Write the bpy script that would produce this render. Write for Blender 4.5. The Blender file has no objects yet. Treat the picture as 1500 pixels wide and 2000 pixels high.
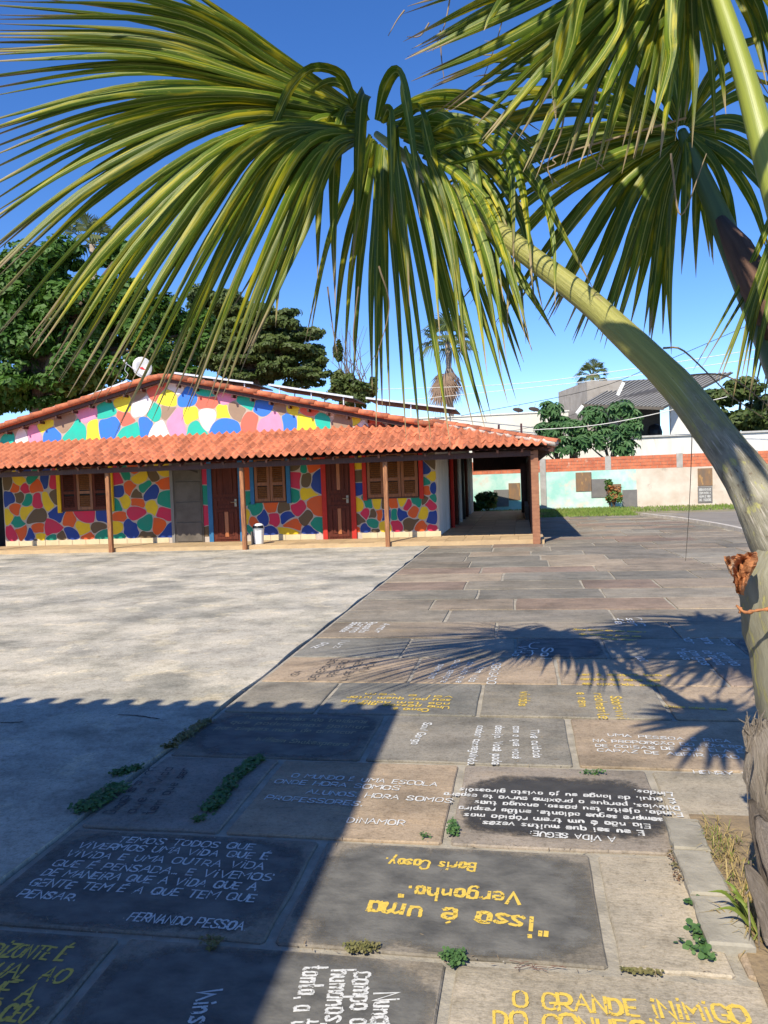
import bpy, math, random
from mathutils import Vector, Matrix
random.seed(7)
R=random.random
def U(a,b): return a+(b-a)*R()
sc=bpy.context.scene
col=sc.collection
# ---------------------------------------------------------------- camera, sky, sun, exposure
FPX=1500.0; CH=1.65
YAW,PITCH,ROLL=.178,-.0431,.0365
def cam_axes():
    cy,sy=math.cos(YAW),math.sin(YAW)
    f=Vector((-sy,cy,0)); r=Vector((cy,sy,0)); u=Vector((0,0,1))
    f2=f*math.cos(PITCH)+u*math.sin(PITCH); u2=u*math.cos(PITCH)-f*math.sin(PITCH)
    return r*math.cos(ROLL)-u2*math.sin(ROLL), u2*math.cos(ROLL)+r*math.sin(ROLL), f2
CR,CU,CF=cam_axes()
cam=bpy.data.cameras.new('camera'); cam.sensor_fit='VERTICAL'; cam.sensor_height=36; cam.sensor_width=27
cam.lens=36*FPX/2000; cam.clip_end=2000; cam.clip_start=.05
co=bpy.data.objects.new('camera',cam); col.objects.link(co)
m=Matrix((CR,CU,-CF)).transposed().to_4x4(); m.translation=Vector((0,0,CH)); co.matrix_world=m
sc.camera=co
SUN_AZ=math.radians(16); SUN_EL=math.radians(45)      # light travels towards (sin az, cos az)
w=bpy.data.worlds.new('World'); sc.world=w; w.use_nodes=True
nt=w.node_tree; bg=nt.nodes['Background']; sky=nt.nodes.new('ShaderNodeTexSky')
sky.sky_type='NISHITA'; sky.sun_disc=False; sky.sun_elevation=SUN_EL; sky.sun_rotation=SUN_AZ+math.pi
sky.air_density=.8; sky.dust_density=0; sky.ozone_density=3.5; sky.altitude=0
hs=nt.nodes.new('ShaderNodeHueSaturation'); hs.inputs['Saturation'].default_value=1.24; hs.inputs['Hue'].default_value=.510; hs.inputs['Value'].default_value=1.22
nt.links.new(sky.outputs[0],hs.inputs['Color']); nt.links.new(hs.outputs[0],bg.inputs[0]); bg.inputs[1].default_value=.128
sl=bpy.data.lights.new('sun','SUN'); sl.energy=5.0; sl.angle=math.radians(.53); sl.color=(1,.915,.75)
so=bpy.data.objects.new('sun',sl); col.objects.link(so)
LD=Vector((math.sin(SUN_AZ)*math.cos(SUN_EL),math.cos(SUN_AZ)*math.cos(SUN_EL),-math.sin(SUN_EL)))
so.rotation_euler=LD.to_track_quat('-Z','Y').to_euler(); so.location=(-5,-10,20)
vs=sc.view_settings; sc.display_settings.display_device='sRGB'
vs.view_transform='Standard'; vs.look='None'; vs.exposure=.45; vs.gamma=1; vs.use_curve_mapping=False

# pixel of the photograph -> point of the place
def ray(x,y): return CR*((x-750)/FPX)-CU*((y-1000)/FPX)+CF
def G(x,y,z=0.0):
    d=ray(x,y); return Vector((0,0,CH))+d*((z-CH)/d.z)
def OY(x,y,Y):
    d=ray(x,y); return Vector((0,0,CH))+d*(Y/d.y)
def OX(x,y,X):
    d=ray(x,y); return Vector((0,0,CH))+d*(X/d.x)
# ---------------------------------------------------------------- helpers
class MB:
    def __init__(s): s.v=[]; s.f=[]; s.m=[]; s.uv=[]; s.useuv=False
    def face(s,pts,mi=0,uv=None):
        b=len(s.v); s.v+= [tuple(p) for p in pts]; s.f.append(tuple(range(b,b+len(pts)))); s.m.append(mi); s.uv.append(uv)
    def idx(s,verts,faces,mi=0,uvs=None):
        b=len(s.v); s.v+=[tuple(p) for p in verts]
        for f in faces:
            s.f.append(tuple(b+i for i in f)); s.m.append(mi); s.uv.append([uvs[i] for i in f] if uvs else None)
    def box(s,x0,x1,y0,y1,z0,z1,mi=0):
        s.idx([(x0,y0,z0),(x1,y0,z0),(x1,y1,z0),(x0,y1,z0),(x0,y0,z1),(x1,y0,z1),(x1,y1,z1),(x0,y1,z1)],
              [(0,3,2,1),(4,5,6,7),(0,1,5,4),(1,2,6,5),(2,3,7,6),(3,0,4,7)],mi)
    def bbox(s,x0,x1,y0,y1,z0,z1,b=.01,mi=0):      # bevelled box: chamfered vertical and top edges
        ring=lambda z,i:[(x0+i+b,y0+i,z),(x1-i-b,y0+i,z),(x1-i,y0+i+b,z),(x1-i,y1-i-b,z),(x1-i-b,y1-i,z),(x0+i+b,y1-i,z),(x0+i,y1-i-b,z),(x0+i,y0+i+b,z)]
        v=ring(z0,0)+ring(z1-b,0)+ring(z1,b); f=[tuple(range(7,-1,-1)),tuple(range(16,24))]
        for k in (0,8):
            for i in range(8): f.append((k+i,k+(i+1)%8,k+8+(i+1)%8,k+8+i))
        s.idx(v,f,mi)
    def beam(s,p,q,w,h,mi=0,up=Vector((0,0,1))):
        p=Vector(p);q=Vector(q);d=(q-p).normalized();a=d.cross(up)
        if a.length<1e-4:a=Vector((1,0,0))
        a.normalize();b=a.cross(d).normalized();a=a*w/2;b=b*h/2
        s.idx([p-a-b,p+a-b,p+a+b,p-a+b,q-a-b,q+a-b,q+a+b,q-a+b],[(3,2,1,0),(4,5,6,7),(0,1,5,4),(1,2,6,5),(2,3,7,6),(3,0,4,7)],mi)
    def tube(s,pts,rad,n=8,mi=0,cap=True,ov=1.0):
        pts=[Vector(p) for p in pts]; rs=rad if isinstance(rad,(list,tuple)) else [rad]*len(pts)
        V=[];F=[];T=[];a=None
        for i,p in enumerate(pts):
            d=(pts[min(i+1,len(pts)-1)]-pts[max(i-1,0)]).normalized()
            if a is None:
                a=d.cross(Vector((0,0,1)));
                if a.length<1e-3:a=Vector((1,0,0))
            a=(a-d*a.dot(d)).normalized(); b=d.cross(a)
            for k in range(n):
                t=2*math.pi*k/n; V.append(p+a*math.cos(t)*rs[i]+b*math.sin(t)*rs[i]*ov); T.append((k/n if k<=n/2 else 1-k/n,i/(len(pts)-1)))
        for i in range(len(pts)-1):
            for k in range(n): F.append((i*n+k,i*n+(k+1)%n,(i+1)*n+(k+1)%n,(i+1)*n+k))
        if cap: F.append(tuple(range(n-1,-1,-1))); F.append(tuple(range((len(pts)-1)*n,len(pts)*n)))
        s.idx(V,F,mi,T); s.useuv=True
    def mesh(s,name,mats,smooth=False):
        me=bpy.data.meshes.new(name); me.from_pydata(s.v,[],s.f)
        for mt in (mats if isinstance(mats,(list,tuple)) else [mats]): me.materials.append(mt)
        me.polygons.foreach_set('material_index',s.m)
        if smooth: me.polygons.foreach_set('use_smooth',[True]*len(s.f))
        if any(u is not None for u in s.uv):
            l=me.uv_layers.new(name='UVMap'); dat=[]
            for f,u in zip(s.f,s.uv):
                for i in range(len(f)): dat+= list(u[i]) if u else [0,0]
            l.data.foreach_set('uv',dat)
        me.update(); return me
    def build(s,name,mats,parent=None,smooth=False,**k):
        return link(name,s.mesh(name,mats,smooth),parent,**k)
def link(name,me,parent=None,label=None,cat=None,group=None,kind=None,color=None,loc=None):
    o=bpy.data.objects.new(name,me); col.objects.link(o)
    if parent: o.parent=parent
    if loc is not None: o.location=loc
    tag(o,label,cat,group,kind)
    if color: o.color=(*color,1)
    return o
def tag(o,label=None,cat=None,group=None,kind=None):
    if label:o['label']=label
    if cat:o['category']=cat
    if group:o['group']=group
    if kind:o['kind']=kind
def thing(name,label,cat,group=None,loc=(0,0,0)):
    return link(name,None,None,label,cat,group,loc=loc)
def catmull(P,n):
    P=[Vector(p) for p in P]; Q=[P[0]*2-P[1]]+P+[P[-1]*2-P[-2]]; out=[]
    for i in range(n+1):
        t=i/n*(len(P)-1); k=min(int(t),len(P)-2); t-=k; a,b,c,d=Q[k:k+4]
        out.append(.5*((2*b)+(c-a)*t+(2*a-5*b+4*c-d)*t*t+(3*b-a-3*c+d)*t**3))
    return out
# ---------------------------------------------------------------- materials
def mat(name,c1,c2=None,scale=6,rough=.8,bump=.15,bscale=40,stretch=(1,1,1),coords='obj',lo=.35,hi=.65,c3=None,s3=1.5,t3=.6,
        objcol=False,objrand=0,spec=.3,trans=0,backc=None,detail=6,w3=.06,bdist=.01):
    mt=bpy.data.materials.new(name); mt.use_nodes=True; n=mt.node_tree; N=n.nodes; L=n.links.new
    bs=N['Principled BSDF']; bs.inputs['Roughness'].default_value=rough; bs.inputs['Specular IOR Level'].default_value=spec
    if coords=='pos': cs=N.new('ShaderNodeNewGeometry').outputs['Position']
    elif coords=='uv': cs=N.new('ShaderNodeUVMap').outputs[0]
    else:
        cs=N.new('ShaderNodeTexCoord').outputs['Object']
    oi=N.new('ShaderNodeObjectInfo')
    mp=N.new('ShaderNodeMapping'); mp.inputs['Scale'].default_value=stretch; L(cs,mp.inputs[0])
    if coords!='pos':
        ad=N.new('ShaderNodeVectorMath'); ad.operation='MULTIPLY_ADD'; L(oi.outputs['Random'],ad.inputs[0]); ad.inputs[1].default_value=(37,53,11); L(mp.outputs[0],ad.inputs[2]); vec=ad.outputs[0]
    else: vec=mp.outputs[0]
    def noise(s,d=detail,r=.6):
        q=N.new('ShaderNodeTexNoise'); q.inputs['Scale'].default_value=s; q.inputs['Detail'].default_value=d; q.inputs['Roughness'].default_value=r; L(vec,q.inputs['Vector']); return q.outputs['Fac']
    def ramp(src,a,b):
        q=N.new('ShaderNodeMapRange'); q.inputs[1].default_value=a; q.inputs[2].default_value=b; L(src,q.inputs[0]); return q.outputs[0]
    def mix(f,a,b,mode='MIX'):
        q=N.new('ShaderNodeMix'); q.data_type='RGBA'; q.blend_type=mode
        if hasattr(f,'links'): L(f,q.inputs[0])
        else: q.inputs[0].default_value=f
        for s_,v in ((q.inputs[6],a),(q.inputs[7],b)):
            if isinstance(v,(tuple,list)): s_.default_value=(*v[:3],1)
            else: L(v,s_)
        return q.outputs[2]
    c=mix(ramp(noise(scale),lo,hi),c1,c2 or tuple(x*.75 for x in c1))
    if c3: c=mix(ramp(noise(s3,8,.65),t3,t3+w3),c,c3)
    if objcol: c=mix(1.0,c,oi.outputs['Color'],'MULTIPLY')
    if objrand:
        h=N.new('ShaderNodeHueSaturation'); r=N.new('ShaderNodeMapRange'); r.inputs[3].default_value=1-objrand; r.inputs[4].default_value=1+objrand
        L(oi.outputs['Random'],r.inputs[0]); L(r.outputs[0],h.inputs['Value']); L(c,h.inputs['Color']); c=h.outputs[0]
    L(c,bs.inputs['Base Color'])
    if bump:
        b=N.new('ShaderNodeBump'); b.inputs['Strength'].default_value=bump; b.inputs['Distance'].default_value=bdist; L(noise(bscale),b.inputs['Height']); L(b.outputs[0],bs.inputs['Normal'])
    if trans:
        out=N['Material Output']; tr=N.new('ShaderNodeBsdfTranslucent'); ms=N.new('ShaderNodeMixShader'); ms.inputs[0].default_value=trans
        L(c,tr.inputs[0]); L(bs.outputs[0],ms.inputs[1]); L(tr.outputs[0],ms.inputs[2]); L(ms.outputs[0],out.inputs[0])
    return mt
def plain(name,c,rough=.7,metal=0,spec=.3):
    mt=mat(name,c,tuple(x*.85 for x in c),scale=5,rough=rough,bump=.05,spec=spec); mt.node_tree.nodes['Principled BSDF'].inputs['Metallic'].default_value=metal; return mt

m_conc=mat('worn_concrete',(.62,.56,.455),(.43,.40,.34),scale=.9,stretch=(1,1,1),coords='pos',lo=.40,hi=.62,c3=(.68,.61,.48),s3=1.3,t3=.585,w3=.02,bump=.35,bscale=45,rough=.9,detail=10)
def tweak_ground(mt,thr=.62):       # second layer of stains: dark blotches and fine speckle
    n=mt.node_tree;N=n.nodes;L=n.links.new;bs=N['Principled BSDF']; src=bs.inputs['Base Color'].links[0].from_socket
    geo=N.new('ShaderNodeNewGeometry')
    def lay(src,scale,a,b,colr,sx=(1,1,1),mode='MULTIPLY'):
        mp=N.new('ShaderNodeMapping'); mp.inputs['Scale'].default_value=sx; L(geo.outputs['Position'],mp.inputs[0])
        q=N.new('ShaderNodeTexNoise'); q.inputs['Scale'].default_value=scale; q.inputs['Detail'].default_value=9; q.inputs['Roughness'].default_value=.68; L(mp.outputs[0],q.inputs['Vector'])
        r=N.new('ShaderNodeMapRange'); r.inputs[1].default_value=a; r.inputs[2].default_value=b; L(q.outputs['Fac'],r.inputs[0])
        x=N.new('ShaderNodeMix'); x.data_type='RGBA'; x.blend_type=mode; L(r.outputs[0],x.inputs[0]); L(src,x.inputs[6]); x.inputs[7].default_value=(*colr,1); return x.outputs[2]
    s=lay(src,.55,.46,.60,(.70,.715,.71),(1,1.2,1));
    if thr==1: s=lay(s,1.4,.50,.60,(.72,.73,.73),(1,1,1)); s=lay(s,2.3,.57,.60,(1.2,1.16,1.08),(1,1,1)); s=lay(s,5,.60,.63,(.84,.83,.81),(1,1,1))
    s=lay(s,2.6,.50,.66,(.76,.75,.74)); s=lay(s,14,.50,.68,(.80,.79,.77)); s=lay(s,45,.50,.68,(.66,.65,.62)); s=lay(s,9,.62,.68,(1.28,1.22,1.12)); s=lay(s,120,.42,.72,(.74,.73,.70)); s=lay(s,60,.62,.70,(1.25,1.22,1.18))
    L(s,bs.inputs['Base Color'])
tweak_ground(m_conc,1)
m_slab=mat('slate_slab',(1.20,1.10,1.0),(.92,.86,.80),scale=2.2,coords='pos',stretch=(1,2.2,1),lo=.38,hi=.62,objcol=True,bump=.45,bscale=30,rough=.78,detail=10,spec=.25,c3=(1.18,1.05,.90),s3=1.7,t3=.56,w3=.12)
tweak_ground(m_slab)
m_wslab=mat('washed_slate_slab',(.30,.29,.265),(.10,.098,.098),scale=1.5,coords='pos',stretch=(1,1.6,1),lo=.33,hi=.58,bump=.45,bscale=30,rough=.8,detail=12,spec=.25,c3=(.34,.30,.23),s3=1.2,t3=.60,w3=.10)
tweak_ground(m_wslab)
m_mortar=mat('joint_mortar',(.40,.36,.29),(.26,.235,.19),scale=9,coords='pos',bump=.6,bscale=60,rough=.95)
m_dirt=mat('dry_dirt',(.30,.25,.17),(.19,.18,.10),scale=2,coords='pos',bump=.5,bscale=20,rough=1)
m_earth=mat('far_ground',(.26,.25,.2),(.2,.2,.14),scale=.2,coords='pos',rough=1,bump=0)
m_wash=mat('black_wash',(.05,.048,.05),(.10,.095,.095),scale=14,coords='pos',bump=.3,bscale=50,rough=.85,detail=10)
def worn(mt,thr=.6,scale=60):      # ragged transparent wear
    n=mt.node_tree;N=n.nodes;L=n.links.new;out=N['Material Output'];src=out.inputs[0].links[0].from_socket
    geo=N.new('ShaderNodeNewGeometry');q=N.new('ShaderNodeTexNoise');q.inputs['Scale'].default_value=scale;q.inputs['Detail'].default_value=6;L(geo.outputs['Position'],q.inputs['Vector'])
    r=N.new('ShaderNodeMapRange');r.inputs[1].default_value=thr;r.inputs[2].default_value=thr+.05;L(q.outputs['Fac'],r.inputs[0])
    t=N.new('ShaderNodeBsdfTransparent');ms=N.new('ShaderNodeMixShader');L(r.outputs[0],ms.inputs[0]);L(src,ms.inputs[1]);L(t.outputs[0],ms.inputs[2]);L(ms.outputs[0],out.inputs[0])
worn(m_wash,.50,7)
m_pw=mat('white_lettering',(.70,.69,.66),(.50,.50,.48),scale=60,coords='pos',rough=.7,bump=.1); worn(m_pw,.60,70)
m_py=mat('yellow_lettering',(.72,.50,.08),(.60,.42,.08),scale=60,coords='pos',rough=.7,bump=.1); worn(m_py,.60,70)
m_pk=mat('black_lettering',(.04,.04,.045),(.07,.07,.07),scale=60,coords='pos',rough=.7,bump=.1); worn(m_pk,.6,90)
m_pdull=mat('faded_yellow_lettering',(.42,.36,.2),(.3,.27,.17),scale=60,coords='pos',rough=.8,bump=.1); worn(m_pdull,.58,90)
m_tile=mat('clay_roof_tile',(.52,.175,.085),(.40,.12,.06),scale=9,rough=.85,bump=.3,bscale=50,objrand=.32,c3=(.22,.115,.085),s3=9,t3=.54,w3=.16)
m_tileb=mat('clay_roof_tile_joined',(.54,.19,.095),(.41,.13,.065),scale=6,rough=.85,bump=.3,bscale=50,c3=(.34,.15,.10),s3=4,t3=.6,w3=.1)
m_mort2=mat('lime_mortar',(.62,.56,.50),(.40,.33,.28),scale=14,rough=.95,bump=.5)
m_wood=mat('brown_timber',(.40,.18,.08),(.19,.08,.04),scale=5,stretch=(6,6,.7),rough=.65,bump=.25)
m_wood_d=mat('dark_timber',(.085,.032,.022),(.05,.02,.015),scale=5,stretch=(6,6,.7),rough=.55,bump=.2,spec=.4)
m_doorw=mat('dark_red_door_timber',(.13,.032,.018),(.07,.019,.012),scale=4,stretch=(8,8,.6),rough=.6,bump=.15,spec=.15)
m_doorl=mat('light_door_timber',(.42,.14,.045),(.30,.10,.035),scale=5,stretch=(8,8,.6),rough=.45,bump=.15,spec=.5)
m_shut=mat('varnished_shutter_timber',(.30,.10,.02),(.17,.055,.014),scale=4,stretch=(7,7,.6),rough=.45,bump=.15,spec=.5)
m_white=mat('white_wall_paint',(.70,.68,.64),(.60,.58,.53),scale=2.5,stretch=(1.5,1.5,.35),rough=.9,bump=.1,c3=(.45,.41,.35),s3=1.6,t3=.60,w3=.12)
m_grout=mat('tan_outline_paint',(.50,.43,.36),(.44,.37,.31),scale=4,rough=.9,bump=.15)
m_ftile=mat('cream_floor_tile',(.50,.36,.20),(.40,.28,.16),scale=3,rough=.6,bump=.08,objrand=.14)
m_skirt=mat('cream_skirting_tile',(.62,.52,.34),(.54,.44,.27),scale=3,rough=.5,bump=.05)
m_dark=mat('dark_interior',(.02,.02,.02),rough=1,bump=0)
m_metal=mat('grey_sheet_metal',(.13,.11,.09),(.09,.075,.06),scale=3,rough=.6,bump=.08)
m_alu=plain('aluminium_frame',(.75,.76,.78),.35,.3)
m_solar=plain('solar_glass',(.012,.014,.03),.45,0,.2)
m_plas=mat('white_plastic',(.80,.81,.80),(.72,.73,.72),scale=6,rough=.4,bump=0)
m_blk=plain('black_plastic',(.015,.015,.017),.4)
# ---------------------------------------------------------------- ground
b=MB(); b.face([(-300,-60,-.06),(300,-60,-.06),(300,600,-.06),(-300,600,-.06)]); b.build('ground',m_earth,kind='structure')
XJ=-2.24; YW=18.35
b=MB(); nseg=60
left=[(-30,-6),(XJ-.05,-6)]+[(XJ+.018*math.sin(i*1.7)+U(-.012,.012),-6+(YW+6)*i/nseg) for i in range(nseg+1)]+[(-30,YW)]
b.face([(x,y,.004) for x,y in left]); n0=len(left)
for i in range(1,nseg+2): 
    x,y=left[i];x2,y2=left[i+1]; b.face([(x,y,.004),(x+.01,y,-.05),(x2+.01,y2,-.05),(x2,y2,.004)])
b.build('concrete_pavement',m_conc,kind='structure')
b=MB(); b.face([(XJ+.02,-6,-.012),(16,-6,-.012),(16,30,-.012),(XJ+.02,30,-.012)])
paving=b.build('stone_paving',m_mortar,kind='structure')
b=MB(); b.face([(4,18,-.03),(40,18,-.03),(40,37,-.03),(4,37,-.03)]); b.face([(-14,28,-.02),(5,28,-.02),(5,37,-.02),(-14,37,-.02)])
b.build('dirt_strip',m_dirt,kind='structure')

def slab_mesh(w,d,jit=.008,th=.03,near=True):
    k=5 if near else 2; P=[]
    cs=[(-w/2,-d/2),(w/2,-d/2),(w/2,d/2),(-w/2,d/2)]
    for i in range(4):
        a=Vector(cs[i]);c=Vector(cs[(i+1)%4]); dd=(c-a).normalized(); nn=Vector((dd.y,-dd.x)); L=(c-a).length
        if near: P.append(a+dd*.008)
        for q in range(1 if near else 0,k): P.append(a+dd*(L*q/k)+nn*U(-jit,jit))
        if near: P.append(c-dd*.008)
    n=len(P); V=[(p.x,p.y,0) for p in P]; V2=[]
    for i in range(n):
        c=(P[(i+1)%n]-P[i-1]).normalized(); o=Vector((c.y,-c.x)); q=P[i]+o*.006; V2.append((q.x,q.y,-.006))
    V3=[(x,y,-th) for x,y,z in V2]
    b=MB(); F=[tuple(range(n))]
    for i in range(n):
        j=(i+1)%n; F+=[(i,n+i,n+j,j),(n+i,2*n+i,2*n+j,n+j)]
    b.idx(V+V2+V3,F); return b
ROWS=[0.9,1.72,2.55,3.36,4.34,5.23,6.06,6.93,7.78]
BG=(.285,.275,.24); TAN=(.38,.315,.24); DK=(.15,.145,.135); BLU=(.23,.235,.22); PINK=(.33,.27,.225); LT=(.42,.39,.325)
near=[  # x edges and colours row by row
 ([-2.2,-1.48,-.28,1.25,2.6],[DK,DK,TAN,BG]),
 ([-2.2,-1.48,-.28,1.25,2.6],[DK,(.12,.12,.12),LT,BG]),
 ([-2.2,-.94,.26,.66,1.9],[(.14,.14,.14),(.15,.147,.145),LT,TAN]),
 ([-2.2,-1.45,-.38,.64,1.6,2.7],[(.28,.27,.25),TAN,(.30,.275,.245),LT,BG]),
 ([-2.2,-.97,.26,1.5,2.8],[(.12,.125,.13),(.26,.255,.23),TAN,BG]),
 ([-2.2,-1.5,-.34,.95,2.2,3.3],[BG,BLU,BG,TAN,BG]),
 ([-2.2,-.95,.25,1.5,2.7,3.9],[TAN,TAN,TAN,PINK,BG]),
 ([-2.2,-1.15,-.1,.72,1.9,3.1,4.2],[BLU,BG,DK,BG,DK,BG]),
]
SL={}; DKS={}
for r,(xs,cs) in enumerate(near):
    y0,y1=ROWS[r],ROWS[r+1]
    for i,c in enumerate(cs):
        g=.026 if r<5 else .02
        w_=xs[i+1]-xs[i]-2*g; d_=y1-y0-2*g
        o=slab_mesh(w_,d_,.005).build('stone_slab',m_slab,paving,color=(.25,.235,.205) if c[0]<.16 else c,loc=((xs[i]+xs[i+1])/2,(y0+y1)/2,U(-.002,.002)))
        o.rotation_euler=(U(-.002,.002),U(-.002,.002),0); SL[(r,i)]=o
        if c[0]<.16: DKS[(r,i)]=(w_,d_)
y=7.78; pal=[BG,(.22,.215,.19),(.27,.235,.19),(.285,.225,.18),(.25,.235,.2),(.24,.22,.185),(.31,.27,.215),(.21,.20,.175),(.255,.205,.17)]
nslab=0; far=MB()
while y<29:
    h=U(.72,1.02); x=XJ+.04 if y+h<YW+.2 else .52
    xm=min(2.5+y*.42,5.0 if y>19.5 else 9)
    while x<xm:
        wd=U(1.0,2.1); e=min(x+wd,xm+.4)
        if x<XJ+.1: x=XJ+.04
        if e-x>.35:
            g=.02
            c=random.choice(pal); sh_=U(.95,1.25); o=slab_mesh(e-x-2*g,h-2*g,.01,.03,False).build('stone_slab',m_slab,paving,color=tuple(v*sh_ for v in c),loc=((x+e)/2,y+h/2,U(-.003,.003))); nslab+=1
            o.rotation_euler=(U(-.002,.002),U(-.002,.002),0)
        x=e
    y+=h
print('far slabs',nslab)
# kerb at the far right with paving beyond
kb=thing('low_kerb','pale low concrete kerb curving along the far right edge of the paving','kerb')
kp=[G(1255,1007),G(1300,1013),G(1340,1018),G(1400,1028),G(1467,1043),G(1530,1062)]
kp=catmull(kp,14); kmat=mat('kerb_concrete',(.55,.5,.43),(.42,.38,.33),scale=5,coords='pos')
for i in range(14):
    p,q=kp[i],kp[i+1]; b=MB(); b.beam(p+Vector((0,0,.02)),q-(q-p).normalized()*.02+Vector((0,0,.02)),.14,.15+U(-.01,.01)); b.build('kerb_stone',kmat,kb)
b=MB(); b.face([tuple(kp[i]+Vector((.05,0,0)))[:2]+(-.004,) for i in range(15)]+[(12,17,-.004),(14,30,-.004),(6,30,-.004)]); b.build('side_path',mat('side_path_paving',(.27,.24,.20),(.19,.17,.145),scale=1.5,stretch=(.4,2,1),coords='pos',bump=.2),kind='structure')
# ---------------------------------------------------------------- painted lettering: a brush-stroke alphabet
GL={'A':'8|004a80|1464','B':'7|0a00|~0a5a78650505|~05557260 00','C':'7|~786a2a0802206072','D':'7|0a00|~0a4a78724000','E':'6|6a0a0060|0555','F':'6|6a0a00|0555',
'G':'7|~786a2a080220607274|7444','H':'7|0a00|7a70|0575','I':'2|1810|1b1c','J':'6|~5a53400103','K':'7|0a00|7a05|0570','L':'6|0a0060','M':'9|000a459a90','N':'7|000a707a',
'O':'8|~4a8754124005'.replace('~4a8754124005','o2a0802206082886a'),'P':'7|0a00|~0a5a776404','Q':'8|o2a0802206082886a|5391','R':'7|0a00|~0a5a776404|3470','S':'7|~786a2a08166472601002',
'T':'8|0a8a|4a40','U':'7|~0a03205073 7a','V':'8|0a408a','W':'9|0a204790','X':'7|007a|0a70','Y':'8|0a45|8a45|4540','Z':'7|0a7a0070',
'a':'6|o1605011040515546|5650','b':'6|0a00|o1605011040515546','c':'5|~5546160501104051','d':'6|o1605011040515546|5a50','e':'6|~03535546160501104051','f':'5|~5a3a2820|0646',
'g':'6|o1605011040515546|~565y2x0y','h':'6|0a00|~04365550','i':'2|1610|1819','j':'4|~262y0x|2829','k':'5|0a00|5603|0350','l':'2|1a10','m':'8|0600|~04264540|~44668580',
'n':'6|0600|~04365550','o':'6|o1605011040515546','p':'6|060x|o1605011040515546','q':'6|o1605011040515546|565x','r':'5|0600|~03264655','s':'5|~5536053351200 1','t':'5|~2a213050|0646',
'u':'6|~0602205156|5650','v':'6|063066','w':'8|0620456086','x':'5|0056|0650','y':'6|0630|561x','z':'5|06560050','.':'2|1011','…':'5|1011|3031|5051',',':'2|111z','"':'3|0a08|2a28',':':'2|1112|1516','-':'4|0444'}
ACC={'É':('E','2b4d'),'é':('e','2839'),'ã':('a','~18293849'),'á':('a','2839'),'ó':('o','2839'),'í':('i','1829'),'Ã':('A','~2b3c4b6c'),'Ú':('U','3b4d'),'ú':('u','2839'),'Ç':('C','403z2y'),'ç':('c','303z2y'),'ê':('e','183948')}
def num(c): return {'a':10,'b':11,'c':12,'d':13,'z':-1.3,'y':-3,'x':-4}.get(c) if c.isalpha() else int(c)
def glyph(ch):
    if ch in ACC: base,ex=ACC[ch]; wd,st=glyph(base); return wd,st+[parse(ex)]
    if ch not in GL: return 4,[]
    p=GL[ch].split('|'); return int(p[0]),[parse(s) for s in p[1:]]
def parse(s):
    f='' 
    if s[0] in '~o': f=s[0]; s=s[1:]
    s=s.replace(' ',''); s=s[:len(s)//2*2]
    pts=[(num(s[i])/10,num(s[i+1])/10) for i in range(0,len(s),2)]
    if f=='o': pts=pts+[pts[0]]
    if f:
        for _ in range(2):
            q=[pts[0]] if f=='~' else []
            for a,c in zip(pts,pts[1:]): q+=[(a[0]*.75+c[0]*.25,a[1]*.75+c[1]*.25),(a[0]*.25+c[0]*.75,a[1]*.25+c[1]*.75)]
            q.append(pts[-1] if f=='~' else q[0]); pts=q
    return pts
def ribbon(b,pts,hw,z):
    P=[Vector(p) for p in pts]; n=len(P)
    if n<2:return
    closed=(P[0]-P[-1]).length<1e-5
    if not closed:
        P[0]=P[0]-(P[1]-P[0]).normalized()*hw*.6; P[-1]=P[-1]+(P[-1]-P[-2]).normalized()*hw*.6
    Lp=[];Rp=[]
    for i in range(n):
        if closed: a=(P[i]-P[i-1] if i>0 else P[0]-P[-2]).normalized(); c=(P[i+1]-P[i] if i<n-1 else P[1]-P[0]).normalized()
        else: a=(P[i]-P[i-1]).normalized() if i>0 else (P[1]-P[0]).normalized(); c=(P[i+1]-P[i]).normalized() if i<n-1 else a
        t=a+c
        if t.length<.3: t=c
        t.normalize(); nn=Vector((-t.y,t.x)); k=min(1/max(.45,abs(nn.dot(Vector((-c.y,c.x))))),1.9); h=hw*k*(1 if closed or 0<i<n-1 else .8)
        Lp.append(P[i]+nn*h); Rp.append(P[i]-nn*h)
    V=[(*p,z) for p in Lp]+[(*p,z) for p in Rp]
    b.idx(V,[(n+i,n+i+1,i+1,i) for i in range(n-1)])
zc=[0]
def text(slab,s,p0,p1,h,mt,pen=.075,flip=False,name='painted_line'):
    """s painted from p0 to p1 (baseline, metres on the ground); letters stand to the left of the direction"""
    p0=Vector(p0[:2]);p1=Vector(p1[:2]); d=(p1-p0).normalized(); up=Vector((-d.y,d.x)); L=(p1-p0).length
    ws=[glyph(c)[0]/10 if c!=' ' else .45 for c in s]; gap=.22; tot=sum(ws)+gap*(len(s)-1)
    sx=L/tot; b=MB(); x=0
    for c,wd in zip(s,ws):
        jr=U(-.05,.05); jy=U(-.04,.04); js=U(.93,1.08)
        for st in glyph(c)[1]:
            q=[]
            for (u,v) in st:
                uu=(x+u*js+v*jr)*sx; vv=(v*js+jy)*h; q.append(p0+d*uu+up*vv)
            zc[0]=(zc[0]+1)%9; cl_=len(q)>2 and (q[0]-q[-1]).length<1e-6; q=[v_+Vector((U(-1,1),U(-1,1)))*h*.022 for v_ in q]; q=q[:-1]+[q[0].copy()] if cl_ else q; ribbon(b,q,h*pen*U(.75,1.2),.0035+zc[0]*.00012)
        x+=wd+gap
    if not b.f:return
    loc=slab.location; b.v=[(v[0]-loc.x,v[1]-loc.y,v[2]) for v in b.v]
    b.build(name,mt,slab)
def T(key,s,a,c,h,mt=None,pen=.08): text(SL[key],s,G(*a),G(*c),h,mt or m_pw,pen)
A=(2,0)
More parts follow.
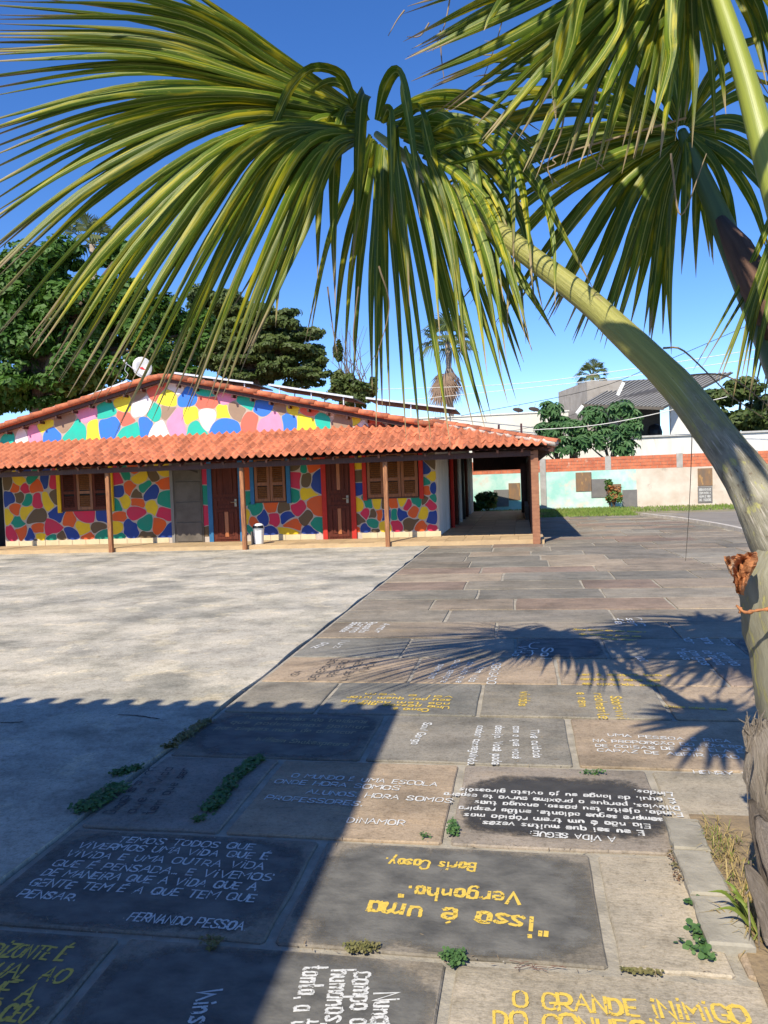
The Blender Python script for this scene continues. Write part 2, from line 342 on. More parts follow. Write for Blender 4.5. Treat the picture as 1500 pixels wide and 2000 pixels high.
for s,p,q in [("TEMOS TODOS QUE",(228,1646),(492,1661)),("VIVERMOS UMA VIDA QUE É",(150,1657),(520,1680)),("VIVIDA E UMA OUTRA VIDA",(125,1674),(513,1700)),("QUE É PENSADA… E VIVEMOS",(100,1693),(527,1722)),
  ("DE MANEIRA QUE A VIDA QUE A",(80,1711),(497,1741)),("GENTE TEM É A QUE TEM QUE",(55,1731),(495,1763)),("PENSAR.",(32,1753),(145,1762)),("FERNANDO PESSOA.",(248,1799),(480,1819))]: T(A,s,p,q,.052)
A=(3,1)
for s,p,q in [("O MUNDO É UMA ESCOLA",(568,1519),(853,1537)),("ONDE HORA SOMOS",(535,1530),(778,1545)),("ALUNOS, HORA SOMOS",(597,1551),(881,1570)),("PROFESSORES.",(517,1562),(707,1576)),("DINAMOR",(677,1608),(788,1614))]: T(A,s,p,q,.052)
A=(4,0)
for s,p,q in [("Nossas dúvidas são traidoras",(478,1404),(715,1413)),("que poderíamos ganhar",(450,1413),(717,1424)),("por simples medo de arriscar",(420,1424),(692,1434)),("William Shakespeare",(497,1447),(678,1458))]: T(A,s,p,q,.07,m_pdull,.06)
def wash_mat(name,c1,c2,inner):
    mt=mat(name,c1,c2,scale=6,coords='pos',stretch=(1,1.5,1),lo=.38,hi=.66,bump=.35,bscale=45,rough=.85,detail=12)
    n=mt.node_tree;N=n.nodes;L=n.links.new;out=N['Material Output'];src=out.inputs[0].links[0].from_socket
    tc=N.new('ShaderNodeTexCoord'); sp=N.new('ShaderNodeSeparateXYZ'); L(tc.outputs['Object'],sp.inputs[0])
    def M(op,a,b_=None):
        q=N.new('ShaderNodeMath'); q.operation=op
        for k,v in ((0,a),(1,b_)):
            if v is None: continue
            if hasattr(v,'links'): L(v,q.inputs[k])
            else: q.inputs[k].default_value=v
        return q.outputs[0]
    r=M('ADD',M('POWER',M('ABSOLUTE',sp.outputs[0]),4),M('POWER',M('ABSOLUTE',sp.outputs[1]),4))
    geo=N.new('ShaderNodeNewGeometry')
    def noise(sc_,d):
        q=N.new('ShaderNodeTexNoise'); q.inputs['Scale'].default_value=sc_; q.inputs['Detail'].default_value=d; q.inputs['Roughness'].default_value=.7; L(geo.outputs['Position'],q.inputs['Vector']); return q.outputs['Fac']
    t=M('ADD',M('ADD',M('MULTIPLY',r,.75),M('MULTIPLY',M('SUBTRACT',noise(3.2,10),.5),2.4)),M('MULTIPLY',M('SUBTRACT',noise(26,6),.5),1.3))
    m_=N.new('ShaderNodeMapRange'); m_.inputs[1].default_value=inner; m_.inputs[2].default_value=inner+.75; m_.inputs[3].default_value=.10; L(t,m_.inputs[0])
    tr=N.new('ShaderNodeBsdfTransparent');ms=N.new('ShaderNodeMixShader');L(m_.outputs[0],ms.inputs[0]);L(src,ms.inputs[1]);L(tr.outputs[0],ms.inputs[2]);L(ms.outputs[0],out.inputs[0]); return mt
m_wash1=wash_mat('dark_wash',(.175,.168,.15),(.085,.083,.078),.58); m_wash2=wash_mat('black_wash',(.062,.06,.058),(.035,.034,.035),.46)
def wash(key,cx_,cy_,hw,hd,mt,ang=0):
    b=MB(); b.face([(-1.1,-1.1,0),(1.1,-1.1,0),(1.1,1.1,0),(-1.1,1.1,0)]); o=b.build('dark_painted_patch',mt,SL[key]); o.location=(cx_,cy_,.0022); o.scale=(hw/1.1,hd/1.1,1); o.rotation_euler=(0,0,ang)
for key,(w_,d_) in DKS.items(): wash(key,0,0,w_/2-.005,d_/2-.005,m_wash1)
wash((3,2),.02,-.02,.49,.36,m_wash2)
A=(3,2)
for s,p,q in [("A VIDA SEGUE:",(1201,1637),(1036,1625)),("E eu sei que muitas vezes",(1255,1625),(945,1605)),("Ela não é um trem rápido mas",(1268,1612),(908,1590)),("sempre segue adiante, então respira",(1292,1600),(897,1576)),
 ("Funda, ajeita teu passo, enxuga tuas",(1330,1589),(929,1565)),("Dilúvios, porque a próxima curva te espera",(1325,1577),(868,1549)),("É aqui, de longe eu já avisto girassóis",(1315,1562),(900,1540)),("Lindos.",(1312,1550),(1239,1544))]: T(A,s,p,q,.046,m_pw,.10)
A=(2,1)
T(A,'"Isso é uma',(1068,1795),(721,1762),.105,m_py,.09); T(A,'Vergonha."',(1015,1747),(783,1731),.085,m_py,.09); T(A,"Boris Casoy.",(929,1688),(754,1677),.07,m_py,.09)
A=(4,1)
for s,p,q in [("Tive cuidado",(1036,1427),(1043,1482)),("com o que você",(1003,1420),(1002,1484)),("deseja. Você pode",(969,1419),(961,1495)),("acabar conseguindo.",(933,1419),(913,1496)),("Saul Gorga",(829,1413),(803,1455))]: T(A,s,p,q,.052,m_pw,.10)
A=(4,2)
for s,p,q in [("UMA PESSOA É RICA",(1188,1439),(1428,1452)),("NA PROPORÇÃO DO NÚMERO",(1159,1450),(1452,1463)),("DE COISAS DE QUE ELA É",(1164,1460),(1452,1472)),("CAPAZ DE ABRIR MÃO",(1167,1469),(1444,1483)),("HENRY T",(1356,1512),(1462,1517))]: T(A,s,p,q,.048,m_pw,.09)
A=(1,2)
T(A,"O GRANDE INIMIGO",(1003,1966),(1465,2002),.072,m_py,.09); T(A,"DO CONHECIMENTO",(965,2008),(1480,2046),.072,m_py,.09)
A=(1,1)
for s,p,q in [("Nunca tantos",(732,1944),(722,2130)),("campo de",(693,1903),(682,2025)),("humanos,",(650,1898),(632,2005)),("tanto, a tantos",(596,1890),(552,2080)),("Winston",(388,1938),(350,2060))]: T(A,s,p,q,.075,m_pw,.07)
A=(1,0)
for s,p,q in [("HORIZONTE É",(-62,1867),(120,1879)),("IGUAL AO",(-60,1908),(122,1923)),("QUE A",(-70,1949),(52,1958)),("DO CÉU",(-65,1990),(50,2000))]: T(A,s,p,q,.075,m_py,.08)
A=(3,0)
for s,p,q in [("Dinam",(222,1591),(258,1562)),("que a vida",(262,1590),(340,1500)),("tem que ser",(300,1592),(372,1502)),("assim",(245,1566),(305,1500))]: T(A,s,p,q,.06,m_pk,.06)
# row 5
A=(5,1)
for s,p,q in [("Como é",(838,1386),(768,1383)),("Uma pessoa que",(878,1381),(700,1373)),("não tem nada de",(878,1374),(668,1368)),("seu por quem lutar",(880,1367),(680,1360)),("vai e vem",(885,1361),(715,1354))]: T(A,s,p,q,.06,m_py,.09)
A=(5,2)
for s,p,q in [("Sobrevivi",(1192,1361),(1206,1405)),("realmente",(1160,1355),(1171,1405)),("e nem",(1128,1354),(1131,1381)),("vividas",(1018,1352),(1013,1380))]: T(A,s,p,q,.075,m_py,.08)
T((5,3),"Quem sabe onde",(1300,1382),(1420,1388),.05,m_py)
A=(6,0)
for s,p,q in [("TUDO PASSA",(655,1311),(625,1345)) if 0 else ("ISA",(578,1322),(592,1311)),("DEVERDADE",(615,1328),(660,1288)),("PRIMEIRO",(652,1322),(683,1290)),("LIVRE E SEM",(676,1329),(712,1290)),("NADA",(716,1312),(738,1292))]: T(A,s,p,q,.065,m_pk,.06)
A=(6,1)
for s,p,q in [("quem ama",(858,1298),(836,1326)),("cuida sempre",(890,1290),(860,1334)),("de tudo que",(915,1294),(890,1334)),("tem vida",(936,1304),(915,1332)),("OBRIGADO",(963,1296),(950,1336))]: T(A,s,p,q,.065,m_pw,.08)
A=(6,2)
for s,p,q in [("Ler é sempre bom e",(1128,1319),(1312,1321)),("sempre de novo que",(1133,1328),(1290,1331)),("se aprende mais",(1138,1337),(1290,1341))]: T(A,s,p,q,.07,m_py,.09)
T((6,3),"paz",(1240,1284),(1252,1293),.09)
for s,p,q in [("Meus",(1318,1268),(1335,1290)),("amigos",(1345,1272),(1372,1300)),("da escola",(1372,1272),(1402,1300)),("querida",(1400,1276),(1432,1301))]: T((6,3),s,p,q,.09,m_pw,.08)
A=(7,2)
for s,p,q in [("Nunca desista dos seus sonhos e",(1120,1231),(1262,1236)),("siga sempre em frente com",(1130,1240),(1250,1245)),("muito amor",(1175,1249),(1242,1252))]: T(A,s,p,q,.07,m_py,.08)
A=(7,3)
for s,p,q in [("amar",(1328,1237),(1342,1257)),("sempre",(1356,1236),(1380,1258)),("mais",(1400,1243),(1422,1261))]: T(A,s,p,q,.10,m_pw,.07)
A=(7,0)
for s,p,q in [("Bondade",(690,1216),(662,1235)),("Carinho",(704,1216),(682,1236)),("Respeito",(722,1216),(700,1236)),("Amor",(748,1218),(730,1236)),("paz",(632,1256),(608,1266)),("luz",(668,1252),(650,1266))]: T(A,s,p,q,.09,m_pw,.09)
A=(7,1)
for s,p,q in [("bem",(832,1216),(816,1232)),("Vida",(1015,1262),(1000,1282)),("Uni",(1036,1256),(1025,1290)),("Sol",(1060,1266),(1055,1288)),]: T(A,s,p,q,.09,m_pw,.09)
for s,p,q in [("fé",(1196,1208),(1204,1220)),("ser",(1222,1208),(1232,1222)),("rir",(1240,1207),(1250,1223))]: T((7,3),s,p,q,.10,m_pw,.08)
# cracks in the concrete
for pts in [((230,1396),(262,1397),(290,1401),(312,1404)),((0,1411),(20,1411),(44,1410))]:
    q=catmull([G(*p,.007) for p in pts],14); b=MB(); ribbon(b,[(p.x+U(-.004,.004),p.y+U(-.004,.004)) for p in q],.006,.0075); b.build('crack',m_dark,bpy.data.objects['concrete_pavement'])

# ---------------------------------------------------------------- the painted school building
WY=19.85; EY=17.95; EZ=2.27; RT=3.0            # wall plane, eave, roof top at the wall
school=thing('school_building','long low building with multicoloured mural gable and red clay tile porch roof','building')
# raised porch floor
b=MB(); b.box(-18,.5,YW,WY+.2,-.05,.088); b.box(-2.15,.5,WY+.2,33.2,-.05,.088); fl=b.build('porch_floor',m_ftile,school)
tm=MB(); tm.bbox(-.215,.215,-.17,.17,0,.014,.004); tme=tm.mesh('floor_tile',m_ftile); cnt=0
for j in range(4):
    for i in range(41):
        link('floor_tile',tme,fl,loc=(-17.3+i*.435+.01,YW+.175+j*.345+.005,.0885)); cnt+=1
tm=MB(); tm.bbox(-.31,.31,-.31,.31,0,.014,.004); tme2=tm.mesh('floor_tile',m_ftile)
for j in range(21):
    for i in range(4): link('floor_tile',tme2,fl,loc=(-1.80+i*.635,WY+.33+j*.635,.0885)); cnt+=1
# walls
b=MB(); gz=lambda x: 4.54-.232*abs(x+9.5)
outl=[(-14.7,0),( -2.15,0),(-2.15,gz(-2.15)),(-9.5,gz(-9.5)),(-14.7,gz(-14.7))]
b.face([(x,WY,z) for x,z in outl]); b.face([(x,WY+.2,z) for x,z in reversed(outl)])
b.face([(-14.7,WY,0),(-14.7,WY,3.4),(-14.7,33,3.4),(-14.7,33,0)]); fw=b.build('front_wall',m_grout,school)
b=MB(); b.face([(-17.6,WY+.6,0),(-14.7,WY+.6,0),(-14.7,WY+.6,3.2),(-17.6,WY+.6,3.2)]); b.face([(-17.6,WY,2.6),(-14.7,WY,2.6),(-14.7,WY,3.4),(-17.6,WY,2.75)]); b.build('left_opening_shade',m_dark,school)  # near-black sheets stand in for the shade inside the left opening
b=MB(); b.box(-2.15,-2.152+.004,WY+.002,33,0,3.2); b.box(-2.145,-2.05,31.2,33.2,0,2.6); b.build('side_wall',m_white,school)
MC={'T':(.02,.50,.38),'Y':(.85,.75,.05),'P':(.80,.30,.48),'B':(.04,.20,.72),'N':(.33,.23,.16),'R':(.78,.16,.11),'W':(.80,.76,.76),'O':(.70,.13,.035),
    't':(.012,.26,.17),'y':(.78,.52,.02),'b':(.02,.055,.26),'n':(.14,.09,.045),'r':(.60,.03,.08),'o':(.70,.11,.02)}  # lower-case paints: darker copies, porch shade put into the lower wall's colours
MM={k:mat('mural_paint_'+{'T':'turquoise','Y':'lemon','P':'pink','B':'blue','N':'tan','R':'coral','W':'white','O':'orange','t':'shaded_turquoise','y':'shaded_lemon','b':'shaded_blue','n':'shaded_tan','r':'shaded_coral','o':'shaded_orange'}[k],c,tuple(v*.82+.02 for v in c),scale=3,rough=.85,bump=.12,bscale=25) for k,c in MC.items()}
keys=list(MM)
def clip(poly,px,pz,nx,nz):     # keep the side where (p-P).n <= 0
    out=[]; n=len(poly)
    for i in range(n):
        a=poly[i];c=poly[(i+1)%n]; da=(a[0]-px)*nx+(a[1]-pz)*nz; dc=(c[0]-px)*nx+(c[1]-pz)*nz
        if da<=0: out.append(a)
        if (da<0<dc) or (dc<0<da):
            t=da/(da-dc); out.append((a[0]+(c[0]-a[0])*t,a[1]+(c[1]-a[1])*t))
    return out
def mural(seeds,border,gap,name,wall):
    b=MB()
    for i,(x,z,k) in enumerate(seeds):
        poly=list(border)
        for j,(u,v,_) in enumerate(seeds):
            if i==j: continue
            dx,dz=u-x,v-z; L=math.hypot(dx,dz); wt=(math.sin(i*7.7)-math.sin(j*7.7))*.09+1
            if L<1e-3 or L>3.2: continue
            hx=x+dx*.5*wt; hz=z+dz*.5*wt; ra=math.sin((x+u)*23+(z+v)*17)*.22; nx_,nz_=dx/L*math.cos(ra)-dz/L*math.sin(ra),dz/L*math.cos(ra)+dx/L*math.sin(ra); poly=clip(poly,hx-dx/L*gap,hz-dz/L*gap,nx_,nz_)
            if len(poly)<3: break
        if len(poly)<3: continue
        onb=lambda p:any(abs((q[0]-p[0])*(r[1]-p[1])-(q[1]-p[1])*(r[0]-p[0]))<1e-3 for q,r in zip(border,border[1:]+border[:1]))
        q=[]
        for a,c in zip(poly,poly[1:]+poly[:1]):       # jitter mid edges then round off
            mx,mz=(a[0]+c[0])/2,(a[1]+c[1])/2; L=math.hypot(a[0]-c[0],a[1]-c[1])
            q.append(a)
            if L>.12 and not(onb(a) and onb(c)):
                sg=1 if (c[1]-a[1])>abs(1e-6) else -1; s_=math.sin(mx*4.1+mz*6.3)*.20*L; s_=max(-.05,min(.05,s_)); q.append((mx+(c[1]-a[1])/L*s_*sg,mz-(c[0]-a[0])/L*s_*sg))
        poly=q
        for _ in range(3):
            q=[]
            for a,c in zip(poly,poly[1:]+poly[:1]):
                t=.27; q+=[(a[0]*(1-t)+c[0]*t,a[1]*(1-t)+c[1]*t),(a[0]*t+c[0]*(1-t),a[1]*t+c[1]*(1-t))]
            poly=q
        b.face([(p[0],WY-.004,p[1]) for p in poly],keys.index(k))
    return b.build(name,list(MM.values()),wall)
def sd(raw,ox,up=True,tbl=None):
    out=[]
    for x,y,k in raw:
        p=OY(ox+x/3,680+y/3,WY); out.append((p.x,p.z,(k if up else (k.lower() if k in 'TYBNRO' else k))))
    return out
g1=[(60,520,'T'),(125,515,'W'),(190,500,'P'),(265,455,'Y'),(300,510,'B'),(380,430,'N'),(445,480,'T'),(510,385,'P'),(545,480,'Y'),(625,360,'T'),(640,450,'B'),(725,310,'Y'),(730,415,'R'),(765,490,'T'),(800,265,'N'),(820,335,'W'),(860,460,'B'),(905,380,'T'),(920,230,'R'),(930,500,'W'),(985,290,'Y'),(975,370,'N'),(1030,230,'W'),(1030,430,'P'),(1100,280,'B'),(1120,390,'Y'),(1150,480,'T'),(1200,245,'T'),(1210,310,'R'),(1215,400,'W'),(1330,280,'P'),(1310,380,'Y'),(1325,460,'B'),(1390,370,'N'),(1440,310,'T')]
g2=[(265,430,'R'),(350,330,'B'),(385,440,'P'),(450,335,'N'),(495,420,'B'),(515,345,'Y'),(595,440,'Y'),(610,350,'R'),(690,420,'T'),(725,360,'W'),(800,360,'B'),(810,420,'N'),(890,405,'Y'),(925,450,'W'),(960,380,'P'),(1000,430,'R'),(1070,400,'T'),(1150,400,'B'),(1185,425,'P'),(1270,425,'Y')]
mural(sd(g1,0)+sd(g2,400),[(-14.68,2.9),(-2.17,2.9),(-2.17,gz(-2.15)-.02),(-9.5,gz(-9.5)-.02),(-14.68,gz(-14.7)-.02)],.009,'gable_mural_paint',fw)
l1=[(40,790,'N'),(120,770,'Y'),(140,725,'B'),(88,815,'O'),(147,825,'R'),(207,800,'O'),(185,760,'T'),(262,780,'B'),(312,800,'R'),(60,890,'B'),(117,880,'N'),(150,890,'T'),(220,890,'R'),(285,890,'Y'),(320,860,'N'),(97,940,'O'),(50,975,'Y'),(105,1010,'T'),(145,955,'Y'),(212,1000,'N'),(55,1100,'R'),(125,1080,'O'),(178,1100,'B'),(225,1060,'O'),(300,1055,'R'),(335,985,'B'),(235,1105,'Y'),(212,1150,'N'),(310,1140,'T'),(365,1115,'N'),(412,1010,'O'),(415,1105,'B'),(515,985,'R'),(490,1045,'Y'),(520,1115,'O'),(572,1050,'N'),(595,985,'B'),(605,1115,'T'),(685,1050,'Y'),(700,990,'O'),(680,930,'T'),(690,760,'R'),(700,830,'B'),(735,750,'T'),(730,890,'Y'),(760,820,'O'),(815,755,'Y'),(850,812,'T'),(798,860,'N'),(800,905,'O'),(890,850,'B'),(800,960,'R'),(892,925,'Y'),(850,1025,'T'),(765,1070,'B'),(860,1115,'N'),(905,740,'N'),(955,800,'O'),(960,715,'Y'),(965,885,'T'),(965,960,'R'),(930,1045,'O'),(975,1095,'B'),(695,1125,'T'),(790,700,'O'),(1205,770,'R'),(1202,850,'T'),(1210,990,'R'),(1215,1110,'N'),(1430,760,'O'),(1430,890,'T'),(1435,990,'Y'),(1440,1100,'B')]
l2=[(530,690,'N'),(578,700,'T'),(630,700,'O'),(540,765,'R'),(655,770,'B'),(600,850,'Y'),(520,860,'T'),(592,770,'N'),(650,930,'O'),(545,945,'R'),(470,945,'N'),(385,930,'O'),(300,945,'T'),(330,990,'B'),(288,1015,'O'),(400,1000,'R'),(490,985,'B'),(510,1040,'O'),(597,990,'N'),(655,1020,'T'),(380,1090,'B'),(495,1085,'Y'),(620,1090,'B'),(270,1070,'T'),(893,680,'Y'),(888,740,'N'),(905,820,'B'),(905,920,'Y'),(940,965,'R'),(985,975,'N'),(955,905,'T'),(1015,915,'Y'),(1055,915,'N'),(985,1020,'T'),(895,1010,'N'),(935,1065,'B'),(895,1070,'O'),(1000,1085,'N'),(1018,975,'O'),(1055,985,'B'),(1060,1045,'Y'),(1110,915,'O'),(1115,975,'T'),(1155,975,'B'),(1120,1045,'R'),(1190,930,'R'),(1150,900,'Y'),(1220,950,'O'),(1195,1035,'N'),(1240,900,'T'),(1285,960,'Y'),(1270,1060,'O'),(1325,910,'R'),(1335,985,'B'),(1335,1065,'R'),(1285,885,'N'),(1310,830,'O'),(1342,830,'B'),(1345,880,'T'),(1325,755,'Y'),(1293,700,'B'),(1330,665,'N'),(1290,790,'T')]
mural(sd(l1,0,False)+sd(l2,400,False),[(-14.68,.245),(-2.17,.245),(-2.17,2.5),(-14.68,2.5)],.0105,'lower_mural_paint',fw)
# skirting tiles
b=MB(); x=-14.68; openings=[(-9.46,-8.6),(-8.44,-7.42),(-5.22,-4.3)]
i=0
while x<-2.2:
    e=x+.42
    if not any(x<o[1]-.02 and e>o[0]+.02 for o in openings): 
        q=MB(); q.bbox(x+.006,e-.006,WY-.014,WY-.001,.102,.243,.004); q.build('skirting_tile',m_skirt,fw)
    x=e
# doors
fr_blue=plain('blue_frame_paint',(.035,.16,.33),.7); fr_red=plain('red_frame_paint',(.50,.03,.02),.7); fr_yel=plain('yellow_frame_paint',(.82,.50,.015),.7)
m_brass=plain('dull_metal_handle',(.35,.30,.22),.4,.8)
def door(x0,x1,fm,kind):
    nm='door'; y=WY-.02
    b=MB(); b.box(x0,x1,WY-.03,WY+.02,.1,2.42); d=b.build(nm,m_doorw,school)
    w=x1-x0
    for s,(a,c) in enumerate(((x0-.13,x0),(x1,x1+.13))):
        b=MB(); b.bbox(a,c,WY-.06,WY+.01,.1,2.5,.006); b.build('door_frame',fm,d)
    for (z0,z1) in ((.16,.98),(1.02,1.28),(1.32,2.36)):
        b=MB()
        b.box(x0+.05,x0+.14,WY-.05,WY-.03,z0,z1); b.box(x1-.14,x1-.05,WY-.05,WY-.03,z0,z1); b.box(x0+.14,x1-.14,WY-.05,WY-.03,z0,z0+.07); b.box(x0+.14,x1-.14,WY-.05,WY-.03,z1-.07,z1)
        if z1-z0>.5:
            b.box(x0+.17,x0+w*.42,WY-.045,WY-.03,z0+.1,z1-.1); b.box(x0+w*.6,x1-.17,WY-.045,WY-.03,z0+.1,z1-.1)
        b.build('door_panel',m_doorw,d)
    zs=[(.22,.92)] if kind==0 else [(.22,.92),(1.4,2.3)]
    for z0,z1 in zs: b=MB(); b.box(x0+w*.44,x0+w*.58,WY-.05,WY-.03,z0,z1); b.build('centre_strip',m_doorl,d)
    b=MB(); b.tube([(x1-.09,WY-.055,1.17),(x1-.09,WY-.11,1.17)],.012); b.tube([(x1-.09,WY-.11,1.17),(x1-.21,WY-.105,1.17)],.011); b.box(x1-.12,x1-.06,WY-.06,WY-.05,1.05,1.25); b.build('door_handle',m_brass,d)
door(-8.31,-7.55,fr_blue,0); door(-5.10,-4.44,fr_red,1)
b=MB(); b.box(-9.44,-8.6,WY-.028,WY+.02,.1,2.42); d=b.build('metal_door',m_metal,school)
for i in range(4): 
    b=MB(); b.bbox(-9.38,-8.64,WY-.045,WY-.028,.13+i*.56,.65+i*.56,.006); b.build('sheet_panel',m_metal,d)
b=MB(); b.bbox(-9.53,-9.44,WY-.055,WY+.01,.1,2.45,.006); b.build('door_frame',plain('grey_frame',(.22,.21,.20),.8),d)
b=MB(); b.beam((-9.36,WY-.07,2.2),(-8.7,WY-.07,2.0),.03,.04,up=Vector((0,1,0))); b.build('door_brace',m_metal,d)
# windows with louvred shutters
def window(x0,x1,z0,fm,leaves):
    b=MB(); b.box(x0,x1,WY-.022,WY+.02,z0,2.42); wd=b.build('window',m_dark,school)
    for a,c in ((x0-.11,x0),(x1,x1+.11)): b=MB(); b.bbox(a,c,WY-.07,WY+.01,z0-.03,2.5,.006); b.build('window_frame',fm,wd)
    b=MB(); b.box(x0,x1,WY-.05,WY-.022,z0,z0+.035); b.build('window_sill',m_wood_d,wd); b=MB(); b.box(x0,x1,WY-.05,WY-.022,2.35,2.42); b.build('window_head',m_wood_d,wd)
    n=len(leaves)
    for i in range(n):
        a=x0+.02+(x1-x0-.04)*i/n; c=x0+.02+(x1-x0-.04)*(i+1)/n-.012; h0=z0+.04; h1=2.34; s=.075; y0,y1=WY-.055,WY-.026
        b=MB(); b.box(a,a+s,y0,y1,h0,h1); b.box(c-s,c,y0,y1,h0,h1)
        for z in (h0,h0+(h1-h0)*.36,h1-.08): b.box(a+s,c-s,y0+.002,y1,z,z+.08)
        lf=b.build('shutter',m_shut if leaves[i] else m_doorw,wd)
        z=h0+.1
        while z<h1-.1:
            if not(h0+(h1-h0)*.36-.04<z<h0+(h1-h0)*.36+.09):
                b=MB(); b.idx([(a+s,y0+.004,z),(c-s,y0+.004,z),(c-s,y1,z+.036),(a+s,y1,z+.036),(a+s,y0+.004,z-.008),(c-s,y0+.004,z-.008),(c-s,y1,z+.028),(a+s,y1,z+.028)],[(0,1,2,3),(7,6,5,4),(0,4,5,1)]); b.build('louvre_slat',m_shut if leaves[i] else m_doorw,lf)
            z+=.052
window(-12.84,-11.34,1.05,fr_yel,[0,1,0]); window(-7.10,-6.19,1.12,fr_blue,[1,1]); window(-4.0,-2.61,1.13,fr_red,[1,1,1])
# side-wall doors opened outwards
for (ya,yb,mm,zz) in ((23.2,24.0,fr_red,2.2),(24.6,25.4,m_doorw,2.2),(26.2,27.0,m_white,2.2),(27.6,28.6,m_blk,2.4),(29.2,30.6,m_doorw,2.3)):
    b=MB(); b.box(-2.12,-2.07,ya,yb,.1,zz); dd=b.build('side_door',mm,school)
    b=MB(); b.box(-2.07,-2.0,ya-.1,ya-.02,.1,zz+.05); b.build('door_frame',mm,dd)
# posts
px=[-10.5,-6.86,-3.22]
for i,x in enumerate(px+[-14.2]):
    b=MB(); b.bbox(x-.052,x+.052,18.23,18.34,-.02,2.18,.01); b.build('porch_post',m_wood,school)
b=MB(); b.bbox(.235,.40,18.2,18.37,-.02,2.2,.01); pp=b.build('brick_post',mat('brick_red_render',(.36,.17,.095),(.27,.12,.07),scale=5,rough=.9,bump=.3),school)
for k in range(26):
    z=.02+k*.083; 
    b=MB(); b.box(.232,.403,18.197,18.373,z,z+.07); b.build('brick',bpy.data.materials['brick_red_render'],pp)
b=MB(); b.box(-.02,.4,31.2,32.85,.09,2.1); b.build('end_closet',m_wood_d,school)
for k in range(15):
    y=20.0+k*.85
    b=MB(); b.bbox(.22,.38,y,y+.16,.09,2.25,.01); b.build('side_porch_post',m_wood_d,school)
b=MB(); b.box(.1,.42,26.3,31.0,.1,.55); b.build('low_bench_wall',m_metal,school)
# beams
b=MB(); b.box(-18,.30,18.2,18.34,2.06,2.19); b.build('eave_beam',m_wood_d,school)
b=MB(); b.box(.22,.36,18.36,33.2,2.06,2.2); b.build('eave_beam',m_wood_d,school)
b=MB(); b.box(-2.0,.36,32.9,33.1,1.84,2.75); b.build('end_board',m_wood_d,school)
sl_=(RT-EZ)/(WY-EY)
XE=.80   # side eave
for i in range(30):
    x=-16.2+i*.56
    b=MB(); b.beam((x,EY+.06,EZ-.09),(x,WY,RT-.11),.05,.07); b.build('rafter',m_wood_d,school)
for i in range(22):
    y=20+i*.62; b=MB(); b.beam((XE-.06,y,EZ-.09),(-2.14,y,RT-.11),.05,.07); b.build('rafter',m_wood_d,school)
b=MB(); b.beam((XE-.04,EY+.05,EZ-.1),(-2.15,WY,RT-.1),.07,.1); b.build('hip_rafter',m_wood_d,school)
b=MB()   # boarding underneath the tiles
b.face([(-18,EY+.04,EZ-.045),(XE-.04,EY+.04,EZ-.045),(-2.1,WY,RT-.055),(-18,WY,RT-.055)]); b.face([(XE-.04,EY+.04,EZ-.045),(XE-.04,33.6,EZ-.045),(-2.1,33.6,RT-.055),(-2.1,WY,RT-.055)]); b.build('roof_boarding',m_wood_d,school)
# clay tiles, one by one on the front slope
PW=.213; TL=.42; NC=6
def tile_prof(w=PW,n=8):   # cover (arched) and channel in one S section
    pr=[]
    for i in range(n+1):
        t=i/n; x=(t-.5)*w*1.12; pr.append((x,.040*math.cos(t*2*math.pi-math.pi)+.012*math.cos(4*math.pi*t)))
    return pr
def tile_verts(cx,y0,y1,z0,z1,prof,th=.014,clipx=None):
    V=[];F=[];n=len(prof)
    for (y,z,s) in ((y0,z0,1.0),(y1,z1,.93)):
        for x,h in prof: V.append((cx+x*s,y,z+h))
        for x,h in prof: V.append((cx+x*s,y,z+h-th))
    for i in range(n-1):
        F+=[(i,i+1,2*n+i+1,2*n+i),(n+i+1,n+i,3*n+i,3*n+i+1),(n+i,n+i+1,i+1,i)]
    F+=[(0,2*n,3*n,n),(n-1,2*n-1,4*n-1,3*n-1)]
    return V,F
prof=tile_prof(); dy=(WY-EY)/(NC-.4); b=MB(); V,F=tile_verts(0,0,TL,0,TL*sl_-.016,prof); b.idx(V,F); tme=b.mesh('roof_tile',m_tile,True)
roofo=thing('x','','x'); bpy.data.objects.remove(roofo)
b=MB(); b.box(-18,-2.3,WY-.05,WY-.005,RT-.05,RT-.01); porch_roof=b.build('porch_roof',m_tileb,school)
joined=MB(); cands=[]
for c in range(NC):
    y0=EY-.05+c*dy
    i=0; x=XE-PW*.5
    while x>-18:
        lim=XE-(y0+TL*.5-EY)*(XE+2.15)/(WY-EY)      # hip line
        if x<lim+.02:
            vis = x>-13.9 and c<=4
            cands.append((x+U(-.006,.006),y0+U(-.006,.006),EZ+c*dy*sl_+.045+U(-.004,.004),vis and c<=4))
        x-=PW
k=0
cands.sort(key=lambda t:(not t[3],math.hypot(t[0],t[1])))
for (x,y0,z,v) in cands:
    if v and k<298:
        o=link('roof_tile',tme,porch_roof,loc=(x,y0,z)); o.rotation_euler=(U(-.01,.01),U(-.02,.02),U(-.015,.015)); k+=1
    else:
        V,F=tile_verts(x,y0,y0+TL,z,z+TL*sl_-.016,prof); joined.idx(V,F)
joined.build('roof_tiles',m_tileb,porch_roof,True,kind='stuff')
# side slope, eave tiles along +X
b=MB(); PR=tile_prof()
for j in range(int((33.5-EY)/PW)):
    y=EY+.1+j*PW
    xt=XE; dxh=min(XE+2.15,(y-EY)*(XE+2.15)/(WY-EY))
    V,F=tile_verts(0,0,dxh+.05,0,(dxh)*(RT-EZ)/(XE+2.15),PR); b.idx([(XE+.05-v[1],y+v[0],EZ+.045+v[2]) for v in V],F)
b.build('side_slope_tiles',m_tileb,porch_roof,True,kind='stuff')
